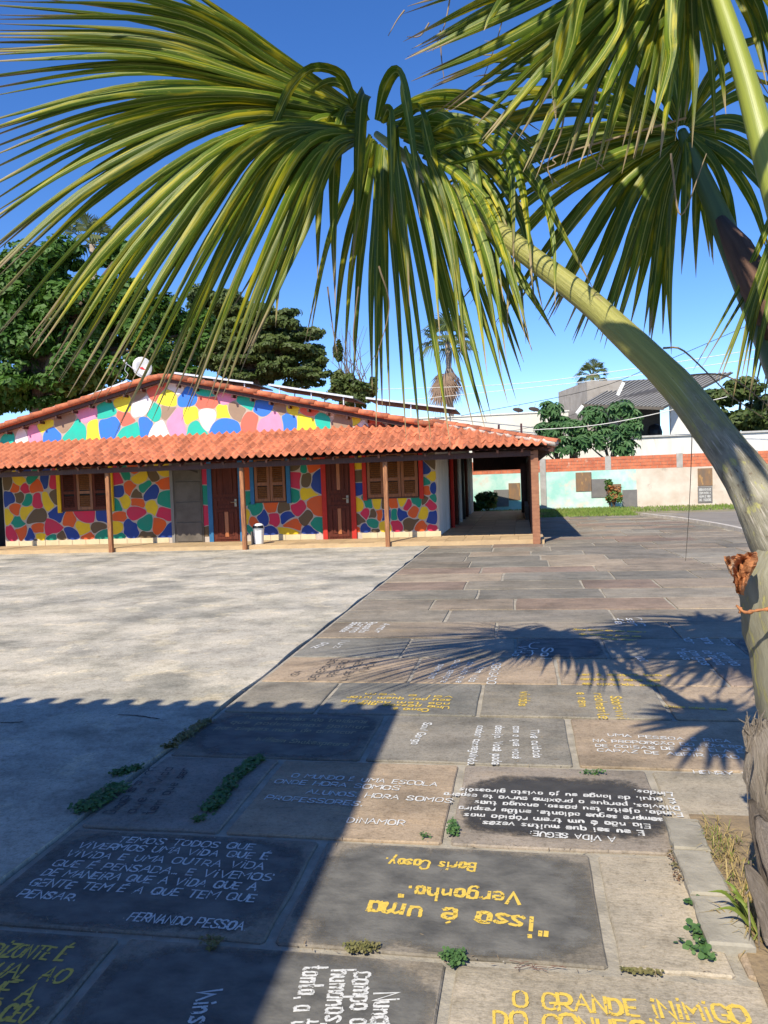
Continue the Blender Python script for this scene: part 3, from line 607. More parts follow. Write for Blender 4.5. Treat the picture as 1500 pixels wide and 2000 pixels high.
# hip ridge tiles bedded in mortar
h0=Vector((XE+.02,EY,EZ+.08)); h1=Vector((-2.2,WY+.02,RT+.09)); hd=(h1-h0); hl=hd.length; hd.normalize(); sdv=hd.cross(Vector((0,0,1))).normalized(); hup=sdv.cross(hd)
b=MB(); P=[h0+hd*(hl*i/20)+Vector((U(-.02,.02),U(-.02,.02),-.03)) for i in range(21)]; b.tube(P,[.085+U(-.012,.014) for _ in P],7); b.build('hip_mortar',m_mort2,porch_roof,True)
for i in range(10):
    b=MB(); V=[];n=8; a0=h0+hd*(i*hl/10-.05); a1=a0+hd*.42
    for (p,r) in ((a0,.10),(a1,.083)):
        for rr in (r,r-.015):
            for q in range(n+1):
                t=math.pi*q/n; V.append(p+sdv*rr*math.cos(t)+hup*(rr*math.sin(t)*.8+.0))
    m_=n+1; F=[]
    for q in range(n): F+=[(q,q+1,2*m_+q+1,2*m_+q),(m_+q,q+0,q+1,m_+q+1)]
    b.idx(V,[f[::-1] for f in F]); b.build('ridge_tile',m_tile,porch_roof,True)
# main roof over the gable
ridge=(-9.5,4.80)
def rz(x): return 4.66-.233*abs(x+9.5)
for (xa,xb) in ((-17.8,-9.5),(-9.5,-1.38)):
    b=MB(); b.face([(xa,WY-.3,rz(xa)),(xb,WY-.3,rz(xb)),(xb,33,rz(xb)),(xa,33,rz(xa))]); b.face([(xb,WY-.3,rz(xb)-.05),(xa,WY-.3,rz(xa)-.05),(xa,33,rz(xa)-.05),(xb,33,rz(xb)-.05)]); rf=b.build('main_roof',m_tileb,school)
    N=int(abs(xb-xa)/.38)
    b=MB(); b.beam((xa,WY-.22,rz(xa)-.10),(xb,WY-.22,rz(xb)-.10),.05,.10); b.build('verge_board',m_wood_d,rf)
    for row in range(2):
        for i in range(N):
            if row==1 and i%1: continue
            up=xa<-9.6; s0=xa+(xb-xa)*(i if up else i+1)/N; s1=xa+(xb-xa)*(i+1.25 if up else i-.25)/N
            a=Vector((s0,WY-.30+row*.17,rz(s0)+.035)); c=Vector((s1,WY-.30+row*.17,rz(s1)+.01))
            bb=MB(); bb.tube([a,c],[.082+U(-.004,.004),.068],10); bb.build('verge_tile',m_tile,rf,True)
# bracket stubs under the verge
for i in range(24):
    x=-14.3+i*.52
    if x>-2.2: break
    b=MB(); b.beam((x,WY-.24,rz(x)-.2),(x,WY,rz(x)-.2),.05,.07); b.build('purlin_end',m_wood_d,school)
# solar panels
for k,(a,c) in enumerate((((-40,849),(117,790)),((133,787),(250,743)),((340,727),(495,747)),((525,750),(690,775)),((715,776),(890,797)))):
    p=OY(*a,20.4)-Vector((0,0,.02));q=OY(*c,20.4)-Vector((0,0,.02)); D=Vector((0,1.7,0))
    sp=thing('solar_panel',['solar panel array on the lowest part of the left roof slope','solar panel array just left of the roof ridge beside the dish','solar panel array just right of the roof ridge','middle solar panel array of the right roof slope','solar panel array at the low right end of the roof'][k],'solar panel','solar panels on the main roof')
    up=Vector((-(q-p).z,0,(q-p).x)).normalized()
    b=MB(); b.idx([p+up*.0,q,q+D,p+D,p-up*.035,q-up*.035,q+D-up*.035,p+D-up*.035],[(0,1,2,3),(7,6,5,4),(1,5,6,2),(2,6,7,3),(3,7,4,0)]); b.build('glass_sheet',m_solar,sp)
    b=MB(); b.beam(p-Vector((0,.02,0)),q-Vector((0,.02,0)),.045,.05,up=up); b.build('frame',m_alu,sp)
    for t in (.12,.5,.88):
        r=p.lerp(q,t); b=MB(); b.beam(r+Vector((0,.05,-.03)),Vector((r.x,r.y+.05,rz(r.x)-.02)),.03,.03,up=Vector((0,1,0))); b.build('bracket',m_alu,sp); b=MB(); b.beam(r+Vector((0,1.5,-.03)),Vector((r.x,r.y+1.5,rz(r.x)-.02)),.03,.03,up=Vector((0,1,0))); b.build('bracket',m_alu,sp)
# dish
ds=thing('satellite_dish','white satellite dish with a red mark on the roof left of the ridge','satellite dish')
def dish(root,c,nrm,rx,rz_,mt,depth=.12,mark=True):
    c=Vector(c);nrm=Vector(nrm).normalized();a=nrm.cross(Vector((0,0,1))).normalized();u=a.cross(nrm).normalized()
    V=[];F=[];n=20
    for s in (0,1):
        V.append(c-nrm*(depth+.01*s))
        for r in (.5,1):
            for k in range(n):
                t=2*math.pi*k/n; V.append(c+a*rx*r*math.cos(t)+u*rz_*r*math.sin(t)-nrm*(depth*(1-r*r)+.012*s))
    m_=1+2*n
    for s in (0,1):
        o=s*m_
        for k in range(n):
            j=(k+1)%n; f1=(o,o+1+k,o+1+j); f2=(o+1+k,o+1+n+k,o+1+n+j,o+1+j)
            F+= [f1,f2] if s==0 else [f1[::-1],f2[::-1]]
    for k in range(n):
        j=(k+1)%n; F.append((1+n+k,m_+1+n+k,m_+1+n+j,1+n+j))
    b=MB(); b.idx(V,F); b.build('reflector',mt,root,True)
    return c,nrm,a,u
c0=OY(278,717,20.6); c,nr,a,u=dish(ds,c0,(.55,-.8,.35),.27,.33,plain('dish_paint',(.62,.62,.62),.5))
b=MB(); P=[(-.08,-.02),(-.03,-.035),(.02,-.01),(.06,.0),(.10,.035),(.04,.05),(.0,.06),(-.03,.02)]; b.face([c+a*x-a*.02+u*z-nr*.10 for x,z in P]); b.build('red_mark',plain('red_mark_paint',(.8,.03,.04)),ds)
b=MB(); b.tube([c-nr*.13,c-nr*.2-Vector((0,0,.1)),Vector((c.x+.1,c.y+.15,rz(c.x)))],.025,7); b.tube([c-u*.3-nr*.02,c+nr*.28-u*.32],.012,6); b.tube([c-u*.33+a*.02,c+nr*.3-u*.3-a*.02],.008,5); b.build('mount',m_alu,ds)
e=OY(247,710,20.3); b=MB(); b.tube([c-u*.3,e+Vector((0,0,.0))],.012,6); b.tube([e,e+Vector((-.07,-.03,.10))],.03,7); q=[e+Vector((0,0,-.02)),e+Vector((-.06,0,-.18)),e+Vector((.03,0,-.3)),e+Vector((-.05,0,-.42))]; b.tube(catmull(q,12),.007,5); b.build('feed_arm',m_alu,ds)
# trash bin
tb=thing('trash_bin','white plastic swing-lid trash bin beside the second porch post','trash bin')
bc=OY(504,1069,18.62); bx,by=bc.x,18.72; z0=.104
b=MB(); prs=[(.10,0),(.105,.02),(.125,.36),(.132,.40),(.128,.40),(.1,.03)]; V=[];F=[];n=20
for r,z in prs:
    for k in range(n):
        t=2*math.pi*k/n; cx=abs(math.cos(t))**.7*math.copysign(1,math.cos(t)); sy=abs(math.sin(t))**.7*math.copysign(1,math.sin(t)); V.append((bx+r*cx*1.05,by+r*sy*.95,z0+z))
for i in range(len(prs)-1):
    for k in range(n): F.append((i*n+k,i*n+(k+1)%n,(i+1)*n+(k+1)%n,(i+1)*n+k))
F.append(tuple(range(n-1,-1,-1))); b.idx(V,F); b.build('bin_body',m_plas,tb,True)
b=MB(); V=[];F=[]
for i in range(7):
    ph=i/6*math.pi/2; r=.15*math.cos(ph)**.6 if i<6 else .002
    for k in range(n): t=2*math.pi*k/n; V.append((bx+r*math.cos(t),by+r*math.sin(t),z0+.385+.145*math.sin(ph)))
for i in range(6):
    for k in range(n): F.append((i*n+k,i*n+(k+1)%n,(i+1)*n+(k+1)%n,(i+1)*n+k))
b.idx(V,F); b.build('bin_lid',m_plas,tb,True)
b=MB(); V=[]
for i in range(4):
    for k in range(9):
        t=math.radians(195+150*k/8); ph=.12+.55*i/3; r=.155*math.cos(ph)**.6; V.append((bx+r*math.cos(t),by+r*math.sin(t),z0+.385+.148*math.sin(ph)))
b.idx(V,[(i*9+k,i*9+k+1,(i+1)*9+k+1,(i+1)*9+k) for i in range(3) for k in range(8)]); b.build('swing_flap',m_blk,tb,True)
b=MB(); b.box(bx-.2,bx-.13,by-.04,by+.06,z0,z0+.32); b.build('pedal_frame',m_metal,tb)

# ---------------------------------------------------------------- the tiled pavilion beside the viewer (left, casts the wavy shadow)
pav=thing('tiled_pavilion','tiled pavilion roof with white wall standing left of the viewer','pavilion')
cx,cy,cz=-1.915,1.905,3.6
b=MB(); b.idx([(-16,cy,cz-.03),(cx,cy,cz-.03),(cx,-6,cz+.75),(-16,-6,cz+.75),(-16,cy,cz-.08),(cx,cy,cz-.08),(cx,-6,cz+.7),(-16,-6,cz+.7)],[(0,1,2,3),(7,6,5,4),(0,4,5,1),(1,5,6,2)]); b.build('roof',m_tileb,pav)
b=MB(); 
for i in range(62):
    x=cx-.1-i*.225; V,F=tile_verts(x,cy-.01,cy+.03-2.2,cz+.02,cz+.22,tile_prof(.225)); 
    b.idx([(v[0],cy+.02+(cy-v[1]) if 0 else (v[1]),v[2]) for v in V],F)
    b.tube([(x,cy+.05,cz+.0),(x,cy-1.2,cz+.12)],[.07,.06],10)
b.build('roof_tiles',m_tileb,pav,kind='stuff')
b=MB(); b.box(-16,-2.9,-5.8,.3,0,3.6); b.build('wall',m_white,pav)
for x in (-2.15,-6,-10): b=MB(); b.bbox(x-.08,x+.08,1.5,1.66,0,3.55,.01); b.build('post',m_wood,pav)

# ---------------------------------------------------------------- boundary wall
BY=35.7
def RX(px,y0=990): return OY(px,y0,BY).x
m_turq=mat('turquoise_limewash',(.32,.60,.52),(.56,.70,.63),scale=1.2,rough=.95,bump=.3,bscale=12,c3=(.62,.56,.48),s3=1.1,t3=.56,w3=.1,lo=.4,hi=.6)
m_beige=mat('weathered_white_plaster',(.66,.58,.49),(.52,.43,.34),scale=1.3,rough=.95,bump=.3,bscale=12,c3=(.36,.30,.24),s3=1.7,t3=.6,w3=.15)
m_hbrick=mat('orange_hollow_brick',(.62,.20,.10),(.44,.13,.07),scale=3,coords='pos',rough=.95,bump=.4,bscale=20,c3=(.60,.48,.38),s3=2.2,t3=.62,w3=.08)
bw=thing('boundary_wall','long boundary wall with faded turquoise paint and orange brick top courses','wall')
XC=5.05; WT=1.68
b=MB(); b.box(-14,XC,BY,BY+.18,-.05,WT); b.build('turquoise_plaster',m_turq,bw)
b=MB(); b.box(XC+.001,24,BY+.004,BY+.18,-.05,WT); b.build('white_plaster',m_beige,bw)
b=MB(); b.box(-14,24,BY+.03,BY+.16,WT,2.26); b.build('brick_mortar_core',m_mortar,bw)
b=MB(); 
for r in range(4):
    x=-8+(r%2)*.14
    while x<16:
        o=U(-.008,.008); b.box(x,x+.27,BY+.012+o,BY+.1,WT+.006+r*.148,WT+.006+r*.148+.136); x+=.285
b.build('hollow_bricks',m_hbrick,bw,kind='stuff')
for i,x in enumerate((.98,3.85,6.9,10)):
    b=MB(); b.box(x-.13,x+.13,BY-.004 if i else BY-.05,BY+.1,WT if i else 0,2.3); b.build('concrete_pillar',mat('pillar_concrete',(.42,.40,.37),(.32,.30,.27),scale=4) if i==0 else bpy.data.materials['pillar_concrete'],bw)
m_plq=mat('rust_brown_stone',(.26,.15,.075),(.17,.12,.085),scale=5,stretch=(1,1,.4),rough=.8,bump=.3,c3=(.38,.22,.09),s3=4,t3=.56); m_plg=mat('grey_stone',(.19,.18,.17),(.15,.145,.14),scale=4,rough=.8,bump=.2)
for (x0,y0,x1,y1,mm,lab) in ((1125,922,1155,960,m_plq,'rust brown square stone plaque on the turquoise wall left of the shrub'),(1155,935,1184,972,m_plg,'grey square stone plaque just below the rust brown one on turquoise wall'),(1192,945,1213,967,m_plq,'small brown stone plaque partly behind the croton shrub'),
      (1216,956,1244,990,m_plg,'grey square stone plaque low on the wall right of the croton'),(1363,914,1391,949,m_plq,'rust brown stone plaque on the pale wall above the inscribed grey one'),(1363,950,1391,982,m_plg,'grey stone plaque with white lettering on the pale wall'),
      (994,943,1016,977,m_plq,'brown stone plaque seen at right through the porch opening'),(965,956,993,990,m_plg,'grey stone plaque in the middle of the view through the porch'),(937,968,964,990,m_plq,'low brown stone plaque behind the plant seen through the porch')):
    a=OY(x0,y1,BY);c=OY(x1,y0,BY); b=MB(); b.bbox(a.x,c.x,BY-.03,BY+.002,max(0,a.z),c.z,.006); o=b.build('stone_plaque',mm,None,label=lab,cat='plaque',group='stone plaques on the boundary wall')
    if x0==1363 and y0==950:
        for li,s in enumerate(("SONHAR FAZ","BEM PARA A","ALMA E VIDA","DE TODOS")):
            tb_=MB(); xx=a.x+.06; z=c.z-.17-li*.15; ws=[glyph(ch)[0]/10 if ch!=' ' else .4 for ch in s]; sx=(c.x-a.x-.12)/(sum(ws)+.22*len(s)); cxx=0
            for ch,wd_ in zip(s,ws):
                for st in glyph(ch)[1]:
                    rb=MB(); ribbon(rb,[(xx+(cxx+u_)*sx,z+v_*.085) for u_,v_ in st],.011,0); tb_.idx([(v[0],BY-.034,v[1]) for v in rb.v],rb.f)
                cxx+=wd_+.22
            tb_.build('painted_line',m_pw,o)
# grass strip
m_grass=mat('grass_blades',(.13,.24,.035),(.24,.29,.07),scale=1.5,coords='pos',rough=.8,bump=0,trans=.2,c3=(.30,.26,.11),s3=.5,t3=.55,w3=.1)
b=MB()
for i in range(19000):
    x=U(-2.6,9.5); y=U(28.9,35.5)
    if x>4.2 and (y<31.5 or R()<.55): continue
    if -2.2<x<.6 and y<33.5: continue
    if R()<.3*(math.sin(x*1.3)+math.sin(y*2.1+x)): continue
    h=U(.04,.11)*(1 if x<4.5 else .8); t=U(0,6.28); dx,dy_=math.cos(t)*.02,math.sin(t)*.02; lx,ly=U(-.05,.05),U(-.05,.05)
    b.face([(x-dx,y-dy_,-.02),(x+dx,y+dy_,-.02),(x+lx,y+ly,h)])
b.build('grass_strip',m_grass,kind='stuff',label='green grass strip along the foot of the boundary wall')

# ---------------------------------------------------------------- foliage helpers
def leafmat(name,c1,c2,tr=.25,rough=.55,sc_=.8): return mat(name,c1,c2,scale=sc_,coords='pos',rough=rough,bump=0,trans=tr,spec=.35)
def cloud(b,c,r,n,size,flat=1.0,mi=0,inner=.55,asp=1.7,upb=.35):
    c=Vector(c)
    for _ in range(n):
        while 1:
            d=Vector((U(-1,1),U(-1,1),U(-1,1)))
            if .05<d.length<=1: break
        d.normalize(); k=inner+(1-inner)*R()**.6; p=c+Vector((d.x*r[0]*k,d.y*r[1]*k,d.z*r[2]*k))
        nn=(d+Vector((U(-.7,.7),U(-.7,.7),U(-.5,.8)+upb))).normalized(); a=nn.cross(Vector((U(-1,1),U(-1,1),U(-1,1)))).normalized(); e=nn.cross(a); s=size*U(.6,1.3)
        b.face([p-a*s*asp*.5,p+e*s*.5+nn*s*.08,p+a*s*asp*.5,p-e*s*.5+nn*s*.08],mi)
m_bark=mat('tree_bark',(.16,.12,.09),(.10,.075,.055),scale=6,stretch=(3,3,.6),rough=.95,bump=.5,bscale=12)
def tree(name,label,cat,base,top,clumps,n,size,lm,tr=.18,nc=4,sub=.42,**k):
    t=thing(name,label,cat,k.pop('group',None)); base=Vector(base); top=Vector(top)
    tb_=MB(); pts=catmull([base,base.lerp(top,.5)+Vector((U(-.2,.2),0,0)),top],6); tb_.tube(pts,[tr*(1-.45*i/6) for i in range(7)],9); tb_.build('trunk',m_bark,t,True)
    lb=MB(); cb=MB(); tot=sum(r[0]*r[2] for c,r in clumps)
    for c,r in clumps:
        c=Vector(c); m2=top.lerp(c,.5)+Vector((0,0,-.1*r[2])); lb.tube(catmull([top if R()<.6 else base.lerp(top,.75),m2,c],6),[tr*.45*(1-.75*i/6)+.01 for i in range(7)],6)
        share=n*r[0]*r[2]/tot; kk=max(nc,int(nc*r[0]/max(.6,r[0]*.5)))
        for j in range(kk):
            while 1:
                d=Vector((U(-1,1),U(-1,1),U(-1,1)))
                if d.length<=1: break
            q=c+Vector((d.x*r[0]*.75,d.y*r[1]*.75,d.z*r[2]*.75)); s_=sub*U(.7,1.25)
            lb.tube([c,q],[.02+tr*.06,.012],5)
            cloud(cb,q,(r[0]*s_,r[1]*s_,r[2]*s_*k.get('flat',.85)),int(share/kk),size)
    lb.build('branches',m_bark,t,True); cb.build('crown',lm,t); return t
lm1=leafmat('broad_leaf_green',(.035,.095,.012),(.075,.16,.02)); lm2=leafmat('olive_leaf',(.05,.085,.02),(.10,.13,.03)); lm3=leafmat('bright_leaf',(.06,.15,.03),(.12,.22,.05)); lm4=leafmat('cassava_leaf',(.05,.13,.045),(.10,.20,.07),sc_=1.2)
def CL(px,py,Y,rp,ry=None,rd=None):   # clump at a pixel and distance, radius given in pixels
    p=OY(px,py,Y); s=Y/FPX; return (p,((rp)*s,(rd or rp)*s,(ry or rp)*s))
Y=27
tree('broadleaf_tree','dense dark green broadleaf tree behind the left end of the building','tree',(OY(60,800,Y).x,Y,0),OY(70,700,Y),
  [CL(60,560,Y,80),CL(-60,600,Y,110,130),CL(150,620,Y,90,80),CL(40,680,Y,100,90),CL(170,720,Y,90,60),CL(240,590,Y+1,70,80),CL(280,680,Y+1,70,70),CL(110,510,Y+1,70,50),CL(60,760,Y,110,55),CL(-20,780,Y,90,60),CL(230,500,Y+2,45,50),CL(330,700,Y+2,60,55),CL(300,620,Y+2,60,55),CL(100,640,Y+2.5,170,120),CL(30,520,Y+1,80,60),CL(350,740,Y+2,60,30),CL(370,650,Y+3,50,70),CL(180,780,Y+2,90,45)],62000,.17,lm1,.3,7)
Y=36
tree('canopy_tree','flat-topped olive green canopy tree behind the roof ridge','tree',(OY(500,760,Y).x,Y,0),OY(500,720,Y),
  [CL(450,596,Y,55,30),CL(520,618,Y,70,32),CL(585,648,Y,48,28),CL(480,655,Y,75,36),CL(560,685,Y,72,34),CL(615,705,Y,32,28),CL(430,690,Y,65,40),CL(500,720,Y,90,36),CL(590,735,Y,55,26),CL(400,600,Y+1,55,55),CL(380,660,Y+1,60,60),CL(520,680,Y+1.5,90,50),CL(440,640,Y+1.5,70,50)],52000,.15,lm2,.25,9,sub=.42,flat=.62)
tree('slender_tree','slender sparse light green tree above the middle of the roof','tree',(OY(690,780,32).x,32,0),OY(690,740,32),
  [CL(672,745,32,32,34),CL(706,765,32,32,28),CL(730,750,32,14,20),CL(650,770,32,22,16),CL(660,690,32,9,28),CL(690,780,32,40,20)],5200,.13,lm2,.07,8)
# bare twigs of the slender tree
tw=bpy.data.objects['slender_tree']; b=MB()
for i in range(26):
    a=OY(U(665,720),U(740,770),32); c=OY(U(640,745),U(630,730),32); b.tube(catmull([a,a.lerp(c,.5)+Vector((U(-.3,.3),0,0)),c],5),[.02,.017,.014,.011,.008,.005],4)
b.build('bare_twigs',m_bark,tw)
Y=55
tree('distant_tree','green tree beyond the houses at the far right','tree',(OY(1440,880,Y).x,Y,0),OY(1440,830,Y),
  [CL(1400,780,Y,45,28),CL(1450,760,Y,45,22),CL(1500,790,Y,50,30),CL(1430,820,Y,60,28),CL(1490,830,Y,50,28),CL(1380,820,Y,35,30)],9000,.26,lm2,.3,6)
tree('distant_tree','small green tree top showing just above the white flat-roofed building','tree',(OY(1064,850,60).x,60,0),OY(1064,815,60),[CL(1064,808,60,14,9)],350,.3,lm3,.1,3)
for (nm,lab,cl,base) in (('cassava_tree','big-leaved bushy tree in front of the white building, left of the pair behind the wall',[(1075,800,24,20),(1070,842,30,24),(1100,868,34,22),(1058,872,26,18),(1120,835,26,22),(1092,828,22,18)],(1088,895)),
     ('cassava_tree','big-leaved bushy tree growing against the house under its metal roof',[(1160,812,26,20),(1215,800,28,22),(1228,838,24,24),(1180,850,34,26),(1140,858,26,22),(1215,872,28,18),(1235,815,18,18)],(1190,895))):
    Y=38.2; t=thing(nm,lab,'tree','big-leaved trees behind the boundary wall'); bb=OY(*base,Y); cb=MB(); lb=MB()
    lb.tube([(bb.x,Y,0),(bb.x,Y,bb.z)],.08,8)
    for (x,y,rw,rh) in cl:
        c,r=CL(x,y,Y,rw,rh); lb.tube(catmull([Vector((bb.x,Y,bb.z-.2)),Vector((bb.x,Y,bb.z)).lerp(c,.6)+Vector((0,0,-.15)),c],5),[.05,.045,.04,.03,.025,.02],6)
        for j in range(48):
            d=Vector((U(-1,1),U(-1,.6),U(-.7,1))).normalized(); p=c+Vector((d.x*r[0],d.y*r[1],d.z*r[2]))*U(.45,1.05)
            if j<20: lb.tube([c,p],.008,4)
            nn=(d*.7+Vector((0,0,.6))).normalized(); a=nn.cross(Vector((U(-1,1),U(-1,1),0))).normalized(); e=nn.cross(a)
            for q in range(8):       # palmate lobes drooping round the stalk
                th=q*math.pi/4+U(-.2,.2); dd=a*math.cos(th)+e*math.sin(th); ss=dd.cross(nn); L=U(.26,.40)
                cb.face([p,p+dd*L*.55+ss*L*.2-nn*L*.05,p+dd*L-nn*L*.4,p+dd*L*.55-ss*L*.2-nn*L*.05])
    lb.build('stems',m_bark,t); cb.build('crown',lm4,t)
# far palms
m_frond=leafmat('far_frond',(.08,.12,.035),(.14,.15,.05)); m_deadf=leafmat('dead_frond',(.33,.22,.15),(.24,.16,.11)); m_ptr=mat('palm_trunk_bark',(.33,.27,.22),(.22,.18,.15),scale=3,stretch=(1,1,4),rough=.95)
def fan_leaf(b,o,d,L,droop,n=17,spread=1.5,w=.085,mi=0):
    o=Vector(o);d=Vector(d).normalized();hub=o+d*L*.5; s=d.cross(Vector((0,0,1))).normalized(); b.tube([o,hub],.03,5,mi)
    for i in range(n):
        t=-spread+2*spread*i/(n-1); q=(d*math.cos(t)+s*math.sin(t)).normalized(); m1=hub+q*L*.3; e=hub+q*L*.55+Vector((0,0,-droop*L*U(.7,1.2))); ww=s*w if abs(math.cos(t))>.5 else Vector((0,0,w))
        b.face([hub,m1+ww*.6,e,m1-ww*.6],mi)
def far_palm(label,px,py,Y,H,L,skirt,trunk_r):
    t=thing('fan_palm',label,'palm tree','tall fan palms beyond the houses'); top=OY(px,py,Y); b=MB(); b.tube([(top.x,Y,0),(top.x+.1,Y,top.z*.5),top],[trunk_r*1.2,trunk_r,trunk_r*.9],9); b.build('trunk',m_ptr,t,True)
    for i in range(H):
        az=i*2.4+U(-.2,.2); el=math.radians(75-100*(i/H)); d=Vector((math.cos(az)*math.cos(el),math.sin(az)*math.cos(el),math.sin(el))); b=MB(); fan_leaf(b,top,d,L*U(.85,1.1),.12+.3*(i/H)); b.build('frond',m_frond,t)
    for i in range(skirt):
        az=i*2.1; el=math.radians(-50-35*R()); d=Vector((math.cos(az)*math.cos(el),math.sin(az)*math.cos(el),math.sin(el))); b=MB(); fan_leaf(b,top-Vector((0,0,L*U(.55,1.0))),d,L*U(.8,1.1),.3); b.build('dead_frond',m_deadf,t)
far_palm('tall fan palm with a skirt of dead brown fronds above the roof',874,668,46,22,2.0,20,.17)
far_palm('distant fan palm crown above the grey concrete house',1157,734,70,18,1.7,6,.2)
far_palm('green palm crown rising behind the dense left tree',180,478,34,14,1.7,3,.15)

# ---------------------------------------------------------------- houses beyond the wall
Y=42
m_cream=mat('cream_render',(.72,.68,.60),(.64,.60,.52),scale=.6,coords='pos',rough=.9,bump=.05)
hb=thing('flat_white_building','plain cream flat-roofed building beyond the boundary wall left of the trees','building')
a=OY(880,812,Y);c=OY(1110,807,Y); b=MB(); b.box(a.x-2,c.x,Y,Y+8,0,(a.z+c.z)/2); b.build('wall',m_cream,hb); b=MB(); b.box(a.x-2.05,c.x+.05,Y-.05,Y+8.05,(a.z+c.z)/2,(a.z+c.z)/2+.07); b.build('parapet',m_white,hb)
rzt=(a.z+c.z)/2+.07
for k,(px_,lab) in enumerate(((1012,'dark satellite dish on the flat white roof, left one of two'),(1043,'dark satellite dish on the flat white roof, right one of two'))):
    d=thing('roof_dish',lab,'satellite dish','dark dishes on the flat roof'); p=OY(px_,805,Y+.6); p.z=rzt+.2; dish(d,p,(.3,.35,1),.32,.26,plain('dark_dish_mesh',(.10,.075,.07),.7),.08)
    b=MB(); b.tube([(p.x,p.y,rzt),(p.x,p.y,p.z-.06)],.025,6); b.tube([p,p+Vector((.1,.12,.3))],.01,5); b.build('mount',m_metal,d)
hs_=thing('concrete_house','unfinished concrete house with white balcony wall and dark metal awning roof','house')
m_cblk=mat('raw_concrete_block',(.36,.33,.30),(.28,.25,.22),scale=2,rough=.95,bump=.2)
a=OY(1146,745,44); e=OY(1215,742,44); b=MB(); zt=a.z
b.idx([(a.x,44,0),(e.x,44,0),(e.x,50,0),(a.x-1.3,49,0),(a.x,44,zt),(e.x,44,zt),(e.x,50,zt),(a.x-1.3,49,zt)],[(4,5,6,7),(0,1,5,4),(1,2,6,5),(2,3,7,6),(3,0,4,7)]); b.build('upper_block',m_cblk,hs_)
b=MB(); p=[OY(1137,790,41.5),OY(1213,746,46),OY(1432,727,46),OY(1296,796,41.5)]
th=Vector((0,0,-.06)); b.idx([*p,*[q+th for q in p]],[(3,2,1,0),(4,5,6,7),(0,1,5,4),(1,2,6,5),(2,3,7,6),(3,0,4,7)]); aw=b.build('awning_roof',plain('awning_sheet',(.075,.07,.066),.6,.0),hs_)
m_rib=plain('roof_rib_grey',(.30,.285,.265),.7)
for i in range(18):
    t=(i+.5)/18; b=MB(); b.beam(p[0].lerp(p[3],t)+Vector((0,0,-.1)),p[1].lerp(p[2],t)+Vector((0,0,-.1)),.06,.08); b.build('awning_joist',plain('joist_steel',(.55,.53,.50),.6) if i==0 else bpy.data.materials['joist_steel'],aw)
for i in range(22):
    t=(i+.5)/22; b=MB(); b.beam(p[0].lerp(p[3],t)+Vector((0,0,.03)),p[1].lerp(p[2],t)+Vector((0,0,.03)),.09,.05); b.build('roof_rib',m_rib,aw)
b=MB(); b.beam(p[0]+Vector((0,-.03,-.06)),p[1]+Vector((0,-.03,-.06)),.08,.14); b.beam(p[0]+Vector((0,-.05,-.06)),p[3]+Vector((0,-.05,-.06)),.08,.14); b.build('awning_edge',m_metal,aw)
for (x0,y0,x1,y1) in ((1206,772,1218,747),(1126,808,1138,792)): b=MB(); b.beam(OY(x0,y0,41.4),OY(x1,y1,41.4),.16,.1,up=Vector((0,1,0))); b.build('white_strut',m_plas,hs_)
q0=OY(1245,855,41.6);q1=OY(1560,840,41.6); b=MB(); b.box(q0.x-3,q1.x,41.6,42.0,0,q0.z); b.build('balcony_wall',m_white,hs_)
b=MB(); b.box(q0.x-3,q1.x,41.5,42.05,q0.z,q0.z+.09); b.build('balcony_coping',plain('coping_grey',(.5,.49,.47)),hs_)
w0=OY(1309,800,43);w1=OY(1375,800,43); b=MB(); b.box(w0.x,w1.x,43,43.3,q0.z-.5,w0.z+1.0); b.build('upper_wall',m_white,hs_)
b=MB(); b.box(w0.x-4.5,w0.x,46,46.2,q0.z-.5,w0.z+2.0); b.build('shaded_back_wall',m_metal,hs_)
b=MB(); b.box(w0.x-4.5,w1.x,42.1,46.2,q0.z-.62,q0.z-.5); b.build('balcony_floor',m_cblk,hs_)
s0=OY(1279,837,44); b=MB(); V=[];
b.tube([s0+Vector((0,0,-.9)),s0+Vector((0,0,-.2)),s0+Vector((0,0,.15)),s0+Vector((.0,0,.25))],[.33,.4,.3,.05],12); wt=b.build('water_drum',m_blk,None,True,label='dark round drum standing on the shaded balcony of the concrete house',cat='drum')
b=MB(); b.box(w1.x+.02,w1.x+9,43,43.3,0,q0.z+.15); b.build('right_wall',m_white,hs_)
# overhead wires
wires=[('white overhead cable, the upper one of the long pair crossing the sky',[(700,762,41),(1000,750,40),(1210,724,39),(1520,676,38)],.016,m_white),('white overhead cable, the lower one of the long pair crossing the sky',[(780,783,41),(1000,761,40),(1230,735,39),(1520,694,38)],.016,m_white),
 ('thin dark cable rising steeply to the right over the flat roof',[(900,812,41),(1150,762,40),(1300,705,39),(1520,610,38)],.014,m_blk),('pale cable sagging in front of the big-leaved trees',[(1040,840,37),(1150,832,37),(1250,815,37),(1420,775,37)],.02,m_white),('thin dark cable hanging low in front of the cream building',[(900,850,39),(1020,838,39),(1150,800,39),(1180,790,39)],.01,m_blk)]
for lab,ps,r_,mm in wires:
    b=MB(); b.tube(catmull([OY(*p) for p in ps],24),r_,5); b.build('overhead_cable',mm,None,True,label=lab,cat='cable',group='overhead cables')
